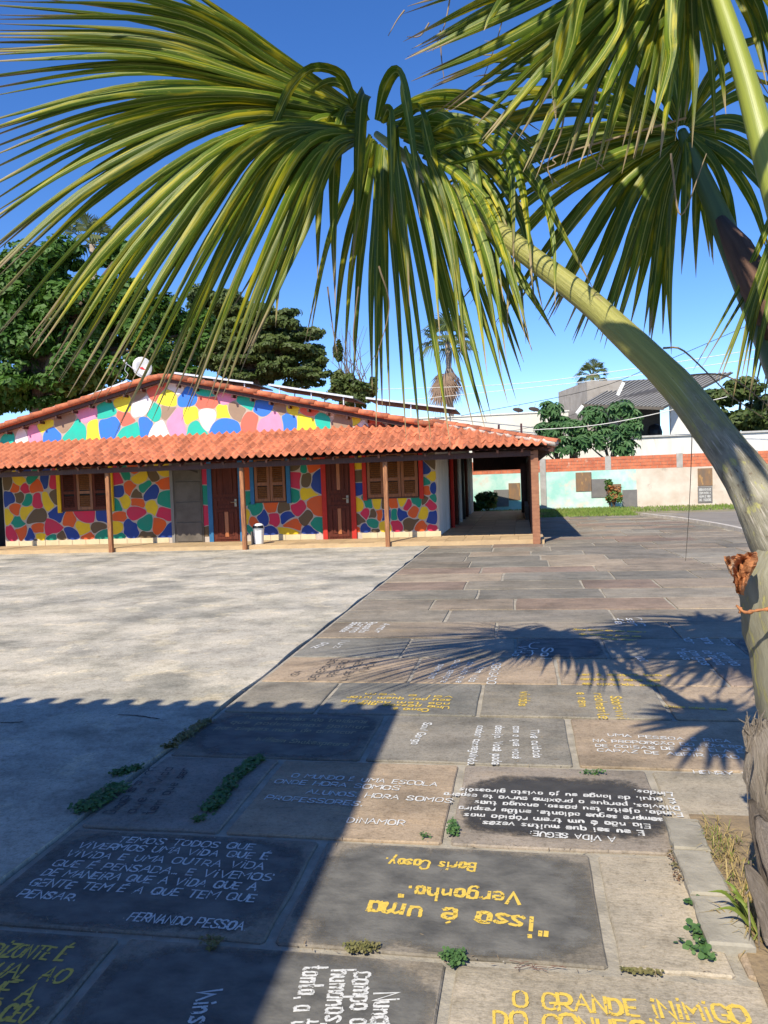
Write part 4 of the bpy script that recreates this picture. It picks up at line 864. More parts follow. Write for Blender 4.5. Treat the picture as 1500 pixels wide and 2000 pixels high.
# plants by the boundary wall
def bush(label,cx_,cy_,cz_,rad,n,mats,size,cat='shrub',name='shrub',asp=2.2):
    t=thing(name,label,cat); b=MB(); lb=MB()
    for i in range(9): lb.tube([(cx_,cy_,0),(cx_+U(-.8,.8)*rad[0],cy_+U(-.3,.3),cz_+U(-.3,.7)*rad[2])],[.02,.008],5)
    lb.build('stems',m_bark,t)
    for _ in range(n):
        cloud(b,(cx_+U(-.6,.6)*rad[0],cy_+U(-.5,.5)*rad[1],cz_+U(-.6,.6)*rad[2]),(rad[0]*.4,rad[1]*.4,rad[2]*.35),26,size,mi=random.randrange(len(mats)),asp=asp)
    b.build('foliage',mats,t)
m_red=leafmat('croton_orange',(.5,.16,.05),(.42,.22,.08)); m_yl=leafmat('yellow_leaf',(.35,.30,.06),(.2,.25,.05))
p=OY(1199,968,35); bush('croton shrub with orange and green leaves before the plaques',p.x,35,.62,(.38,.3,.45),26,[m_red,lm3,m_red],.09)
p=OY(1190,940,35.1); bush('small leafy plant with tall green tuft behind the orange croton',p.x,35.1,1.05,(.2,.15,.3),10,[lm1,lm3],.09)
p=OY(952,980,34.4); bush('yellow-green bushy plant at the far end of the side porch',p.x,34.4,.55,(.55,.4,.4),24,[m_yl,lm3,lm1],.12,asp=3)
p=OY(930,990,34.2); bush('low dark green bush in the shade at the end of the side porch',p.x,34.0,.3,(.5,.3,.25),18,[lm1],.09)

# ---------------------------------------------------------------- the big fan palm in the foreground
def leaflet_mat():
    mt=bpy.data.materials.new('palm_leaflet'); mt.use_nodes=True; n=mt.node_tree;N=n.nodes;L=n.links.new;bs=N['Principled BSDF']
    uv=N.new('ShaderNodeUVMap'); oi=N.new('ShaderNodeObjectInfo'); sp=N.new('ShaderNodeSeparateXYZ'); L(uv.outputs[0],sp.inputs[0])
    mp=N.new('ShaderNodeMapping'); mp.inputs['Scale'].default_value=(14,1.3,1); L(uv.outputs[0],mp.inputs[0])
    ad=N.new('ShaderNodeVectorMath'); ad.operation='MULTIPLY_ADD'; L(oi.outputs['Random'],ad.inputs[0]); ad.inputs[1].default_value=(31,17,5); L(mp.outputs[0],ad.inputs[2])
    def noise(s,v,d=4):
        q=N.new('ShaderNodeTexNoise'); q.inputs['Scale'].default_value=s;q.inputs['Detail'].default_value=d;L(v,q.inputs['Vector']);return q.outputs['Fac']
    def rng(s,a,b_):
        q=N.new('ShaderNodeMapRange');q.inputs[1].default_value=a;q.inputs[2].default_value=b_;L(s,q.inputs[0]);return q.outputs[0]
    def mx(f,a,b_,mode='MIX'):
        q=N.new('ShaderNodeMix');q.data_type='RGBA';q.blend_type=mode
        if hasattr(f,'links'):L(f,q.inputs[0])
        else:q.inputs[0].default_value=f
        for s_,v in((q.inputs[6],a),(q.inputs[7],b_)):
            if isinstance(v,tuple):s_.default_value=(*v,1)
            else:L(v,s_)
        return q.outputs[2]
    c=mx(rng(noise(1.0,ad.outputs[0]),.35,.65),(.050,.092,.007),(.135,.19,.010))
    mp2=N.new('ShaderNodeMapping'); mp2.inputs['Scale'].default_value=(1.5,5,1); L(uv.outputs[0],mp2.inputs[0]); ad2=N.new('ShaderNodeVectorMath'); ad2.operation='MULTIPLY_ADD'; L(oi.outputs['Random'],ad2.inputs[0]); ad2.inputs[1].default_value=(11,47,5); L(mp2.outputs[0],ad2.inputs[2])
    c=mx(rng(noise(1.1,ad2.outputs[0]),.52,.68),c,(.42,.36,.012))
    c=mx(rng(noise(9,ad2.outputs[0]),.66,.72),c,(.50,.40,.05))
    # pale midrib
    ab=N.new('ShaderNodeMath');ab.operation='SUBTRACT';L(sp.outputs[0],ab.inputs[0]);ab.inputs[1].default_value=.5
    a2=N.new('ShaderNodeMath');a2.operation='ABSOLUTE';L(ab.outputs[0],a2.inputs[0]); c=mx(rng(a2.outputs[0],.06,.03),c,(.34,.36,.08))
    # dried tips
    tn=N.new('ShaderNodeMath');tn.operation='ADD';L(sp.outputs[1],tn.inputs[0]);ns=noise(.9,ad2.outputs[0]);sc2=N.new('ShaderNodeMath');sc2.operation='MULTIPLY';L(ns,sc2.inputs[0]);sc2.inputs[1].default_value=.35;L(sc2.outputs[0],tn.inputs[1])
    c=mx(rng(tn.outputs[0],1.04,1.13),c,(.36,.27,.15))
    h=N.new('ShaderNodeHueSaturation');r=N.new('ShaderNodeMapRange');r.inputs[3].default_value=.7;r.inputs[4].default_value=1.25;L(oi.outputs['Random'],r.inputs[0]);L(r.outputs[0],h.inputs['Value']);L(c,h.inputs['Color']);c=h.outputs[0]
    L(c,bs.inputs['Base Color']);bs.inputs['Roughness'].default_value=.40;bs.inputs['Specular IOR Level'].default_value=.28
    bm=N.new('ShaderNodeBump');bm.inputs['Strength'].default_value=.25;bm.inputs['Distance'].default_value=.004;L(noise(3,ad.outputs[0]),bm.inputs['Height']);L(bm.outputs[0],bs.inputs['Normal'])
    tr=N.new('ShaderNodeBsdfTranslucent');ms=N.new('ShaderNodeMixShader');ms.inputs[0].default_value=.24;L(c,tr.inputs[0]);L(bs.outputs[0],ms.inputs[1]);L(tr.outputs[0],ms.inputs[2]);L(ms.outputs[0],N['Material Output'].inputs[0])
    return mt
m_leaf=leaflet_mat()
m_dry=leafmat('dry_fibre',(.42,.32,.20),(.30,.22,.14),tr=.3)
def blade(b,pts,w,n=16,fold=.5,tip=.55,prefer=None):
    """a long folded leaflet following pts; w = full width in metres"""
    C=catmull(pts,n); V=[];T=[]; ref=None
    for i,p in enumerate(C):
        t=i/n; d=(C[min(i+1,n)]-C[max(i-1,0)]).normalized()
        vw=(p-Vector((0,0,CH))).normalized() if prefer is None else prefer
        s=d.cross(vw)
        if s.length<.05: s=ref or Vector((1,0,0))
        s.normalize()
        if ref is not None and s.dot(ref)<0: s=-s
        ref=s if ref is None else (ref*.6+s*.4).normalized(); s=ref; nn=s.cross(d).normalized()
        wd=w*.5*min(1,.45+t*3.2)*(1 if t<tip else max(.02,1-(t-tip)/(1-tip))**.9)
        tw_=math.sin(t*3+len(pts)+w*500)*.5
        sv=s*math.cos(tw_)+nn*math.sin(tw_); nv=nn*math.cos(tw_)-s*math.sin(tw_)
        V+=[p-sv*wd+nv*wd*fold,p,p+sv*wd+nv*wd*fold]; T+=[(0,t),(.5,t),(1,t)]
    F=[]
    for i in range(n):
        k=3*i; F+=[(k,k+1,k+4,k+3),(k+1,k+2,k+5,k+4)]
    b.idx(V,F,0,T)
def px3(x,y,Y): return OY(x,y,Y)
palm=thing('fan_palm_tree','large leaning fan palm with drooping yellow-green fronds at the right foreground','palm tree')
m_pet=mat('petiole_skin',(.30,.33,.05),(.19,.23,.035),scale=1.5,stretch=(12,1.5,1),coords='uv',rough=.42,bump=.12,bscale=8,c3=(.42,.36,.12),s3=3,t3=.62,w3=.1,spec=.5)
m_pet2=mat('petiole_grey_sheath',(.30,.285,.21),(.20,.185,.13),scale=2.2,stretch=(7,2.5,1),coords='uv',rough=.7,bump=.35,bscale=10,c3=(.40,.37,.12),s3=2.2,t3=.58,w3=.12)
m_pet3=mat('petiole_shaded_green',(.13,.17,.04),(.08,.11,.03),scale=1.5,stretch=(12,1.5,1),coords='uv',rough=.45,bump=.1,spec=.5)  # darker copy of the petiole skin, shade put into the stalk colour
def petiole_mat():
    mt=bpy.data.materials.new('petiole_greying'); mt.use_nodes=True; n=mt.node_tree;N=n.nodes;L=n.links.new;bs=N['Principled BSDF']
    uv=N.new('ShaderNodeUVMap'); sp=N.new('ShaderNodeSeparateXYZ'); L(uv.outputs[0],sp.inputs[0])
    def noise(s,sx,sy,d=6):
        mp=N.new('ShaderNodeMapping'); mp.inputs['Scale'].default_value=(sx,sy,1); L(uv.outputs[0],mp.inputs[0]); q=N.new('ShaderNodeTexNoise'); q.inputs['Scale'].default_value=s;q.inputs['Detail'].default_value=d;q.inputs['Roughness'].default_value=.65;L(mp.outputs[0],q.inputs['Vector']);return q.outputs['Fac']
    def rng(s,a,b_):
        q=N.new('ShaderNodeMapRange');q.inputs[1].default_value=a;q.inputs[2].default_value=b_;L(s,q.inputs[0]);return q.outputs[0]
    def mx(f,a,b_):
        q=N.new('ShaderNodeMix');q.data_type='RGBA';L(f,q.inputs[0])
        for s_,v in((q.inputs[6],a),(q.inputs[7],b_)):
            if isinstance(v,tuple):s_.default_value=(*v,1)
            else:L(v,s_)
        return q.outputs[2]
    g=mx(rng(noise(1,16,2.5),.38,.62),(.36,.34,.085),(.22,.22,.045)); g=mx(rng(noise(1,22,1.2),.56,.60),g,(.45,.42,.19)); g=mx(rng(noise(1,9,9),.60,.66),g,(.25,.19,.08)); g=mx(rng(noise(1,40,60),.64,.70),g,(.16,.12,.06))
    e=mx(rng(noise(1,8,16),.40,.62),(.29,.27,.20),(.16,.145,.105)); e=mx(rng(noise(1,10,22),.57,.64),e,(.36,.34,.12)); e=mx(rng(noise(1,60,14),.55,.62),e,(.42,.38,.32)); e=mx(rng(noise(1,30,60),.60,.66),e,(.13,.10,.07))
    ad=N.new('ShaderNodeMath');ad.operation='MULTIPLY_ADD';L(noise(1,6,10),ad.inputs[0]);ad.inputs[1].default_value=.35;L(sp.outputs[1],ad.inputs[2])
    c=mx(rng(ad.outputs[0],.70,.86),g,e); L(c,bs.inputs['Base Color'])
    r=rng(ad.outputs[0],.70,.86); q=N.new('ShaderNodeMapRange'); q.inputs[3].default_value=.42; q.inputs[4].default_value=.85; L(r,q.inputs[0]); L(q.outputs[0],bs.inputs['Roughness'])
    bm=N.new('ShaderNodeBump');bm.inputs['Strength'].default_value=.8;bm.inputs['Distance'].default_value=.010;L(noise(1,30,14),bm.inputs['Height']);L(bm.outputs[0],bs.inputs['Normal']); return mt
m_petg=petiole_mat()
nleaf=0
def fan(root,keys,n,w,jit=10,jy=.12,wj=.3,name='leaflet'):
    global nleaf
    K=len(keys)
    for i in range(n):
        t=(i+U(-.35,.35))/(max(1,n-1))*(K-1); t=max(0,min(K-1.0001,t)); k=int(t); f=t-k; A_,B_=keys[k],keys[k+1]; P=[]
        ox,oy,od=U(-jit,jit),U(-jit,jit),U(-jy,jy)
        for j,(a,c) in enumerate(zip(A_,B_)):
            q=[a[m_]*(1-f)+c[m_]*f for m_ in range(3)]; g=j/(len(A_)-1)
            P.append(px3(q[0]+ox*g*2.2+U(-1,1)*jit*.25*g,q[1]+oy*g*2.2+U(-1,1)*jit*.25*g,q[2]+od*g*1.6))
        b=MB(); blade(b,P,w*U(1-wj,1+wj*.6)); b.build(name,m_leaf,root,True); nleaf+=1
# frond 1 : the big drooping one
b=MB(); pp=[(735,262,4.42),(790,305,4.3),(850,355,4.18),(950,435,3.98),(1050,512,3.8),(1146,586,3.63),(1210,645,3.5),(1279,710,3.38),(1325,757,3.3),(1366,807,3.22),(1415,872,3.13),(1462,937,3.05),(1505,1010,2.98),(1550,1090,2.94),(1600,1190,2.93),(1640,1330,2.93)]
pw=[16,26,34,44,51,57,63,70,76,82,90,104,130,160,190,220]
C=catmull([px3(*p) for p in pp],70); W=catmull([Vector((x*.80*p[2]/FPX/2,0,0)) for x,p in zip(pw,pp)],70)
b.tube(C,[q.x*(1+.010*math.sin(i*.9)+.012*math.sin(i*2.3+1)*(i/70)) for i,q in enumerate(W)],22)
fr1=b.build('frond',m_petg,palm,True,label='bright arching frond whose leaflets droop over the building')
H=(705,240,4.42); 
kA=[[(690,205,4.45),(560,125,4.3),(430,40,4.2),(300,-90,4.1)],[(695,210,4.45),(550,125,4.3),(400,25,4.2),(180,-60,4.1)],[(695,212,4.44),(530,130,4.3),(330,25,4.1),(-30,15,3.9)],
 [(695,215,4.44),(500,135,4.25),(290,70,4.05),(-60,50,3.85)],[(698,220,4.43),(500,155,4.2),(280,90,4.0),(-80,90,3.8)],[(698,222,4.42),(480,165,4.15),(260,130,3.95),(-60,170,3.75)],
 [(700,226,4.42),(470,180,4.1),(230,180,3.9),(-70,260,3.7)],[(700,230,4.41),(460,195,4.1),(200,250,3.9),(-60,370,3.7)],[(700,234,4.4),(450,215,4.05),(190,310,3.85),(-50,480,3.7)],
 [(702,238,4.4),(450,240,4.05),(190,380,3.85),(-30,590,3.7)],[(702,242,4.39),(460,260,4.0),(220,430,3.85),(20,660,3.7)],[(704,246,4.38),(480,270,4.0),(260,460,3.8),(80,720,3.65)],
 [(705,250,4.37),(510,270,4.0),(330,460,3.8),(140,770,3.65)],[(706,252,4.36),(540,275,4.0),(400,460,3.8),(215,800,3.65)],[(708,255,4.35),(570,280,4.0),(440,480,3.8),(285,820,3.65)],
 [(710,258,4.34),(600,290,4.0),(500,480,3.8),(370,810,3.65)],[(712,262,4.33),(630,300,4.0),(545,480,3.8),(440,740,3.65)],[(715,266,4.33),(655,310,4.05),(590,470,3.9),(500,660,3.75)]]
fan(fr1,kA,70,.050,14,.2)
fan(fr1,kA[3:],14,.046,26,.35)
# folded leaflets hanging in front of the hub
for P,w_ in (([(693,212,4.4),(668,150,4.32),(615,134,4.2),(575,165,4.12),(548,215,4.08),(520,290,4.04),(490,400,4.0)],.062),([(690,215,4.4),(712,184,4.34),(706,200,4.25),(700,290,4.2),(696,400,4.18),(688,520,4.15)],.075),
  ([(735,235,4.4),(752,170,4.3),(775,141,4.22),(790,190,4.15),(806,290,4.1),(820,425,4.05)],.068),([(745,240,4.4),(757,214,4.32),(762,240,4.25),(764,330,4.2),(765,450,4.15)],.058),([(760,255,4.4),(768,250,4.3),(778,330,4.2),(790,450,4.15),(800,600,4.1)],.06),
  ([(780,250,4.38),(815,212,4.3),(835,270,4.2),(855,370,4.12),(885,490,4.05)],.062),([(800,250,4.36),(860,220,4.2),(915,290,4.1),(940,430,4.0),(952,572,3.95)],.055),([(690,220,4.4),(672,225,4.3),(655,300,4.2),(650,430,4.15),(655,600,4.1)],.07),
  ([(680,220,4.4),(650,232,4.3),(630,300,4.2),(622,420,4.15),(620,545,4.1)],.055),([(685,225,4.38),(610,240,4.2),(575,330,4.1),(550,480,4.05),(538,640,4.0)],.06),([(700,235,4.4),(640,260,4.25),(600,360,4.15),(560,520,4.1),(478,690,4.0)],.06),
  ([(860,300,4.2),(960,250,4.0),(1040,340,3.8),(1090,440,3.7),(1160,566,3.6)],.045),([(840,290,4.2),(960,270,4.0),(1010,330,3.85),(1030,430,3.75),(1040,560,3.7)],.04),([(820,270,4.3),(900,240,4.1),(985,310,3.95),(1000,400,3.85),(1003,540,3.8)],.045),
  ([(880,320,4.15),(1000,300,3.9),(1055,370,3.8),(1080,470,3.7),(1085,600,3.65)],.035),([(720,235,4.42),(690,185,4.4),(650,160,4.35),(600,190,4.3),(560,260,4.2)],.05)):
    b=MB(); blade(b,[px3(*p) for p in P],w_*1.0,22,.35,.6); b.build('leaflet',m_leaf,fr1,True); nleaf+=1
kC=[[(722,262,4.82),(700,330,4.94),(640,470,5.02),(590,690,5.02)],[(728,270,4.82),(705,360,4.92),(660,520,4.97),(636,715,4.97)],[(732,275,4.82),(712,370,4.92),(690,520,4.92),(672,745,4.92)],[(738,280,4.80),(725,380,4.87),(705,540,4.87),(697,735,4.82)],[(745,285,4.78),(738,380,4.82),(730,560,4.82),(730,800,4.77)],
 [(752,290,4.76),(752,380,4.77),(760,560,4.72),(771,848,4.67)],[(765,298,4.74),(775,390,4.72),(800,600,4.67),(826,848,4.62)],[(785,310,4.70),(805,400,4.67),(845,620,4.62),(885,852,4.52)],[(805,325,4.66),(835,430,4.62),(885,640,4.57),(945,832,4.47)],[(830,345,4.62),(870,450,4.57),(930,640,4.47),(976,836,4.42)],
 [(865,370,4.57),(905,460,4.52),(960,620,4.42),(1005,760,4.37)],[(900,395,4.52),(940,460,4.47),(990,580,4.37),(1040,700,4.32)],[(930,420,4.42),(965,470,4.37),(1020,560,4.32),(1070,650,4.27)]]
fan(fr1,kC,24,.052,11,.14)
# leaflets of frond 1 thrown to the right, over the petiole
kE=[[(740,235,4.45),(830,180,4.5),(930,190,4.5),(1040,260,4.45)],[(750,240,4.45),(860,220,4.5),(980,260,4.5),(1090,370,4.4)],[(770,250,4.42),(900,260,4.45),(1010,350,4.4),(1080,500,4.3)],[(800,280,4.4),(920,300,4.4),(1000,420,4.3),(1040,600,4.2)],[(830,310,4.35),(930,350,4.35),(990,460,4.25),(1000,640,4.15)]]
fan(fr1,kE,18,.045,14,.2)
kF=[[(790,285,4.25),(815,360,4.12),(840,480,4.0),(850,640,3.95)],[(830,300,4.15),(860,380,4.05),(885,500,3.92),(905,700,3.85)],[(870,330,4.05),(905,410,3.95),(935,540,3.82),(960,720,3.75)],[(910,360,3.95),(940,430,3.85),(975,530,3.75),(1010,690,3.7)],[(940,380,3.9),(975,440,3.8),(1010,520,3.7),(1050,640,3.62)]]
fan(fr1,kF,10,.040,12,.06)
kG=[[(760,250,4.4),(860,270,4.3),(960,330,4.15),(1040,450,4.0)],[(790,275,4.35),(880,310,4.2),(960,390,4.05),(1010,540,3.95)],[(830,300,4.25),(900,350,4.1),(950,430,4.0),(975,600,3.9)]]
fan(fr1,kG,9,.042,14,.1)
# frond 2 : dark one behind
b=MB(); pp=[(1332,258,4.9),(1350,300,4.8),(1395,400,4.55),(1445,520,4.25),(1500,650,3.95),(1560,800,3.6),(1600,1000,3.3)]; pw=[22,34,46,58,70,90,110]
C=catmull([px3(*p) for p in pp],24); W=catmull([Vector((x*.80*p[2]/FPX/2,0,0)) for x,p in zip(pw,pp)],24); b.tube(C,[q.x for q in W],12); fr2=b.build('frond',m_pet3,palm,True,label='shaded dark green frond hanging behind the others')
b=MB(); b.tube([px3(1408,430,4.42),px3(1445,490,4.22),px3(1480,560,4.02),px3(1520,650,3.8)],[.03,.07,.08,.06],9); b.build('brown_sheath',mat('brown_sheath_fibre',(.16,.09,.06),(.10,.055,.04),scale=3,stretch=(6,1,1),coords='uv',rough=.8,bump=.4),fr2,True)
k2=[[(1320,250,4.9),(1200,150,4.9),(1080,90,4.8),(950,70,4.7)],[(1318,252,4.9),(1190,185,4.9),(1040,170,4.8),(880,210,4.7)],[(1316,256,4.9),(1180,220,4.9),(1020,230,4.8),(860,310,4.7)],[(1318,260,4.9),(1180,260,4.9),(1010,310,4.85),(850,420,4.75)],[(1320,264,4.9),(1190,300,4.9),(1030,380,4.85),(850,520,4.8)],
 [(1322,268,4.9),(1200,330,4.9),(1080,430,4.9),(940,620,4.85)],[(1324,272,4.9),(1220,350,4.95),(1140,480,4.95),(1060,630,4.9)],[(1326,274,4.9),(1240,370,4.95),(1180,500,4.95),(1115,655,4.9)],[(1328,276,4.9),(1265,380,4.95),(1220,510,4.95),(1170,665,4.9)],[(1330,278,4.9),(1285,390,4.95),(1255,520,4.95),(1225,640,4.9)],
 [(1332,278,4.9),(1300,400,4.95),(1285,520,4.95),(1275,655,4.9)],[(1334,278,4.9),(1312,400,4.95),(1306,520,4.95),(1306,668,4.9)]]
fan(fr2,k2,50,.062,12,.2)
k2b=[[(1338,272,4.8),(1348,330,4.75),(1352,420,4.7),(1353,520,4.7)],[(1345,268,4.8),(1372,330,4.75),(1382,430,4.7),(1385,530,4.7)],[(1348,260,4.8),(1420,320,4.7),(1470,400,4.6),(1500,500,4.5)],[(1348,255,4.85),(1420,270,4.7),(1480,310,4.6),(1560,400,4.5)],[(1345,248,4.85),(1420,200,4.8),(1480,190,4.7),(1560,230,4.6)],[(1338,245,4.9),(1380,150,4.8),(1430,90,4.7),(1500,60,4.6)],[(1330,245,4.9),(1320,150,4.9),(1300,60,4.8),(1290,0,4.7)],[(1325,246,4.9),(1260,150,4.9),(1180,60,4.8),(1090,20,4.7)]]
fan(fr2,k2b,24,.052,10,.2)
# frond 3 : hub above the picture
b=MB(); pp=[(1340,-170,3.4),(1385,-60,3.32),(1420,40,3.24),(1455,150,3.16),(1495,300,3.06),(1545,480,2.98),(1590,760,2.93),(1600,1000,2.95)]; pw=[26,33,40,47,57,72,100,150]
C=catmull([px3(*p) for p in pp],28); W=catmull([Vector((x*.80*p[2]/FPX/2,0,0)) for x,p in zip(pw,pp)],28); b.tube(C,[q.x for q in W],14); fr3=b.build('frond',m_pet,palm,True,label='frond with bright green stalk rising out of the top right corner')
k3=[[(1335,-170,3.4),(1150,-110,3.5),(980,-60,3.5),(800,-20,3.5)],[(1335,-165,3.4),(1150,-80,3.5),(960,-10,3.5),(785,75,3.5)],[(1335,-160,3.4),(1160,-50,3.5),(980,40,3.5),(812,122,3.5)],[(1336,-158,3.4),(1170,-20,3.5),(1000,90,3.5),(830,150,3.5)],[(1336,-156,3.4),(1180,0,3.5),(1030,110,3.5),(870,230,3.5)],
 [(1338,-154,3.4),(1200,0,3.5),(1080,120,3.5),(950,280,3.5)],[(1340,-152,3.4),(1220,10,3.5),(1120,150,3.5),(1040,320,3.45)],[(1342,-150,3.4),(1250,20,3.45),(1180,150,3.45),(1110,350,3.4)],[(1344,-150,3.4),(1280,20,3.45),(1230,150,3.4),(1180,330,3.4)],[(1348,-150,3.4),(1310,10,3.4),(1290,130,3.35),(1250,300,3.3)],[(1350,-150,3.4),(1340,0,3.4),(1335,120,3.35),(1325,280,3.3)],[(1355,-150,3.4),(1370,0,3.45),(1385,110,3.45),(1390,240,3.4)]]
fan(fr3,k3,46,.050,12,.25)
k3b=[[(1360,-150,3.5),(1420,-60,3.6),(1470,40,3.6),(1500,160,3.6)],[(1365,-155,3.5),(1440,-90,3.6),(1510,-10,3.6),(1560,120,3.6)],[(1360,-160,3.5),(1450,-120,3.6),(1540,-70,3.6),(1640,20,3.6)]]
fan(fr3,k3b,16,.06,10,.2)
for P,w_ in (([(1300,-120,3.2),(1200,-90,3.1),(1140,-10,3.05),(1110,110,3.0),(1052,215,3.0)],.05),([(1330,-120,3.2),(1315,-40,3.1),(1308,60,3.05),(1306,130,3.02),(1252,305,3.0)],.045),([(1320,-120,3.2),(1230,-30,3.1),(1205,60,3.05),(1130,170,3.0),(1070,225,3.0)],.035),([(1310,-130,3.2),(1180,-60,3.15),(1110,40,3.1),(1085,150,3.05),(1086,240,3.0)],.05),([(1290,-140,3.2),(1130,-100,3.1),(1010,-30,3.0),(960,30,3.0),(945,60,3.0)],.03)):
    b=MB(); blade(b,[px3(*p) for p in P],w_,20,.35,.6); b.build('leaflet',m_leaf,fr3,True); nleaf+=1
# frond 4 : off to the right, only its hanging tips are seen
b=MB(); b.tube([px3(1640,150,3.9),px3(1650,500,3.5),px3(1640,1000,3.1)],[.03,.05,.07],10); fr4=b.build('frond',m_pet3,palm,True,label='frond at the right edge of which only hanging leaflet tips show')
k4=[[(1640,160,3.9),(1560,300,3.9),(1470,520,3.9),(1340,720,3.9)],[(1640,160,3.9),(1560,340,3.9),(1480,560,3.9),(1440,760,3.9)],[(1640,160,3.9),(1570,360,3.9),(1510,600,3.9),(1475,790,3.9)],[(1640,160,3.9),(1590,400,3.9),(1530,620,3.9),(1500,800,3.9)]]
fan(fr4,k4,14,.035,14,.15)
print('leaflets',nleaf)
def top_frond(hub,base,r,n,label,tilt=Vector((0,-.5,1))):
    hub=Vector(hub); base=Vector(base); b=MB(); b.tube(catmull([base,Vector((1.45,2.8,3.3)),Vector((max(hub.x*.4+.75,hub.x),2.75*.4+hub.y*.6,max(4.1,hub.z-.5))),hub],16),[.06-.03*i/16 for i in range(17)],12); f=b.build('frond',m_pet,palm,True,label=label)
    z=tilt.normalized(); a=(hub-base).cross(z).normalized(); e=z.cross(a); lb=MB()
    for i in range(n):
        t=-2.75+5.5*i/(n-1)+U(-.03,.03); d=(e*math.cos(t)*-1+a*math.sin(t)); d=-d if (hub-base).dot(-e)<0 and 0 else d; L=r*U(.85,1.15)
        P=[hub,hub+d*L*.4+Vector((0,0,.03)),hub+d*L*.75-Vector((0,0,.05)),hub+d*L*.95-Vector((0,0,.22*r))]; blade(lb,P,.072*U(.8,1.2),10,.3,.5,prefer=z)
    lb.build('leaflets',m_leaf,f,True,kind='stuff')
top_frond(OY(790,470,4.65)-LD*2.9,(1.05,2.85,2.2),.62,36,'unseen high frond added to shade the hanging leaflets')  # out of view, added to shade the leaflets behind the hub
top_frond(OY(1280,420,4.9)-LD*2.6,(1.1,2.95,2.2),1.15,76,'unseen high frond added on the right to shade the dark frond')  # added above the frame so that its shade darkens the rear frond
top_frond(OY(1335,770,3.27)-LD*2.55,(1.1,2.9,2.2),.60,30,'unseen frond added over the viewer to band the stalk with shade')  # invented overhead frond, placed to throw shade bands on the stalk
top_frond((1.5,2.6,4.7),(1.15,2.9,2.2),.9,46,'high frond above the picture leaning to the far right')
# dry threads and dead strips
b=MB()
for P in ([(1295,680),(1330,682),(1376,723),(1430,775),(1510,828)],[(1352,840),(1349,930),(1345,1010),(1339,1096)],[(790,20),(775,40),(758,70)],[(838,45),(820,70),(795,72)],[(880,-10),(868,50),(845,100)],[(990,-20),(985,20),(970,80),(945,150)],[(1340,230),(1100,300),(1085,320),(1060,330)],[(1105,200),(1095,260),(1070,320),(1080,360)],[(1165,170),(1150,260),(1155,300),(1180,330)],
          [(1310,300),(1330,420),(1380,300)],[(1320,735),(1420,735),(1510,800)],[(860,60),(862,110),(868,160)],[(1450,100),(1480,150),(1505,190)],[(1440,80),(1460,170),(1500,200)],[(700,560),(690,660),(700,730)],[(740,520),(760,600),(735,700)],[(640,560),(650,640),(660,700)]):
    Yd=3.6 if P[0][0]>1000 else 4.2
    b.tube(catmull([px3(x,y,Yd) for x,y in P],14),[(.0016 if P[0]==(1352,840) else .0045)*(1-.7*i/14)+.0006 for i in range(15)],5)
b.build('dry_threads',m_dry,palm,kind='stuff')
# trunk with old leaf bases
m_trunk=mat('palm_trunk_fibre',(.30,.25,.20),(.17,.14,.115),scale=3,stretch=(9,9,1.2),rough=.95,bump=.9,bscale=14,bdist=.02,c3=(.42,.36,.30),s3=2.5,t3=.58)
m_boot=mat('old_leaf_base',(.36,.31,.255),(.21,.175,.145),scale=3,stretch=(14,1.6,1),coords='uv',rough=.9,bump=.9,bscale=6,bdist=.012,c3=(.20,.17,.10),s3=3,t3=.6)
m_boot2=mat('pale_leaf_base',(.46,.39,.33),(.30,.25,.21),scale=3,stretch=(18,1.2,1),coords='uv',rough=.9,bump=1,bscale=7,bdist=.014,c3=(.20,.15,.11),s3=5,t3=.57)
m_boot3=mat('dark_leaf_base',(.25,.21,.175),(.15,.12,.10),scale=3,stretch=(12,1.8,1),coords='uv',rough=.9,bump=1,bscale=7,bdist=.014,c3=(.36,.30,.24),s3=4,t3=.58)
tc=G(1650,1800); tx,ty=tc.x,tc.y
b=MB(); C=[(tx,ty,-.05),(tx,ty,.4),(tx+.01,ty,.9),(tx,ty,2.3)]; b.tube(catmull(C,20),[.16+U(-.01,.012) for _ in range(21)],18); b.build('trunk',m_trunk,palm,True)
def boot(P,ws,label=None,mt=None):
    Q=catmull([px3(*p) for p in P],14); W=catmull([Vector((x,0,0)) for x in ws],14); b=MB(); V=[];F=[];T=[];n=11
    for i,p in enumerate(Q):
        d=(Q[min(i+1,14)]-Q[max(i-1,0)]).normalized(); vw=(p-Vector((0,0,CH))).normalized(); s=d.cross(vw).normalized(); nn=s.cross(d).normalized()
        if nn.dot(vw)>0: nn=-nn
        hw=W[i].x*p.y/FPX/2
        for k in range(n):
            t=-1+2*k/(n-1); V.append(p+s*hw*t*(1+.05*math.sin(i*2.1+k))+nn*(hw*.55*(1-t*t)+U(-.003,.003))); T.append((k/(n-1),i/14))
        for k in range(n):
            t=1-2*k/(n-1); V.append(p+s*hw*t*.98+nn*(hw*.55*(1-t*t)*.6-.02)); T.append((k/(n-1),i/14))
    m_=2*n
    for i in range(14):
        for k in range(m_): F.append((i*m_+k,i*m_+(k+1)%m_,(i+1)*m_+(k+1)%m_,(i+1)*m_+k))
    F.append(tuple(range(m_))); F.append(tuple(range(14*m_+m_-1,14*m_-1,-1))); b.idx(V,F,0,T); return b.build('leaf_base',mt or m_boot,palm,True,label=label)
boot([(1540,1058,2.88),(1540,1130,2.87),(1556,1230,2.87),(1584,1400,2.88),(1610,1560,2.88)],[70,164,176,170,170],None,m_pet2)
boot([(1480,1404,2.80),(1500,1440,2.78),(1524,1510,2.77),(1556,1630,2.77),(1590,1770,2.78)],[14,72,126,120,150],'torn old leaf base with a jagged top low on the trunk')
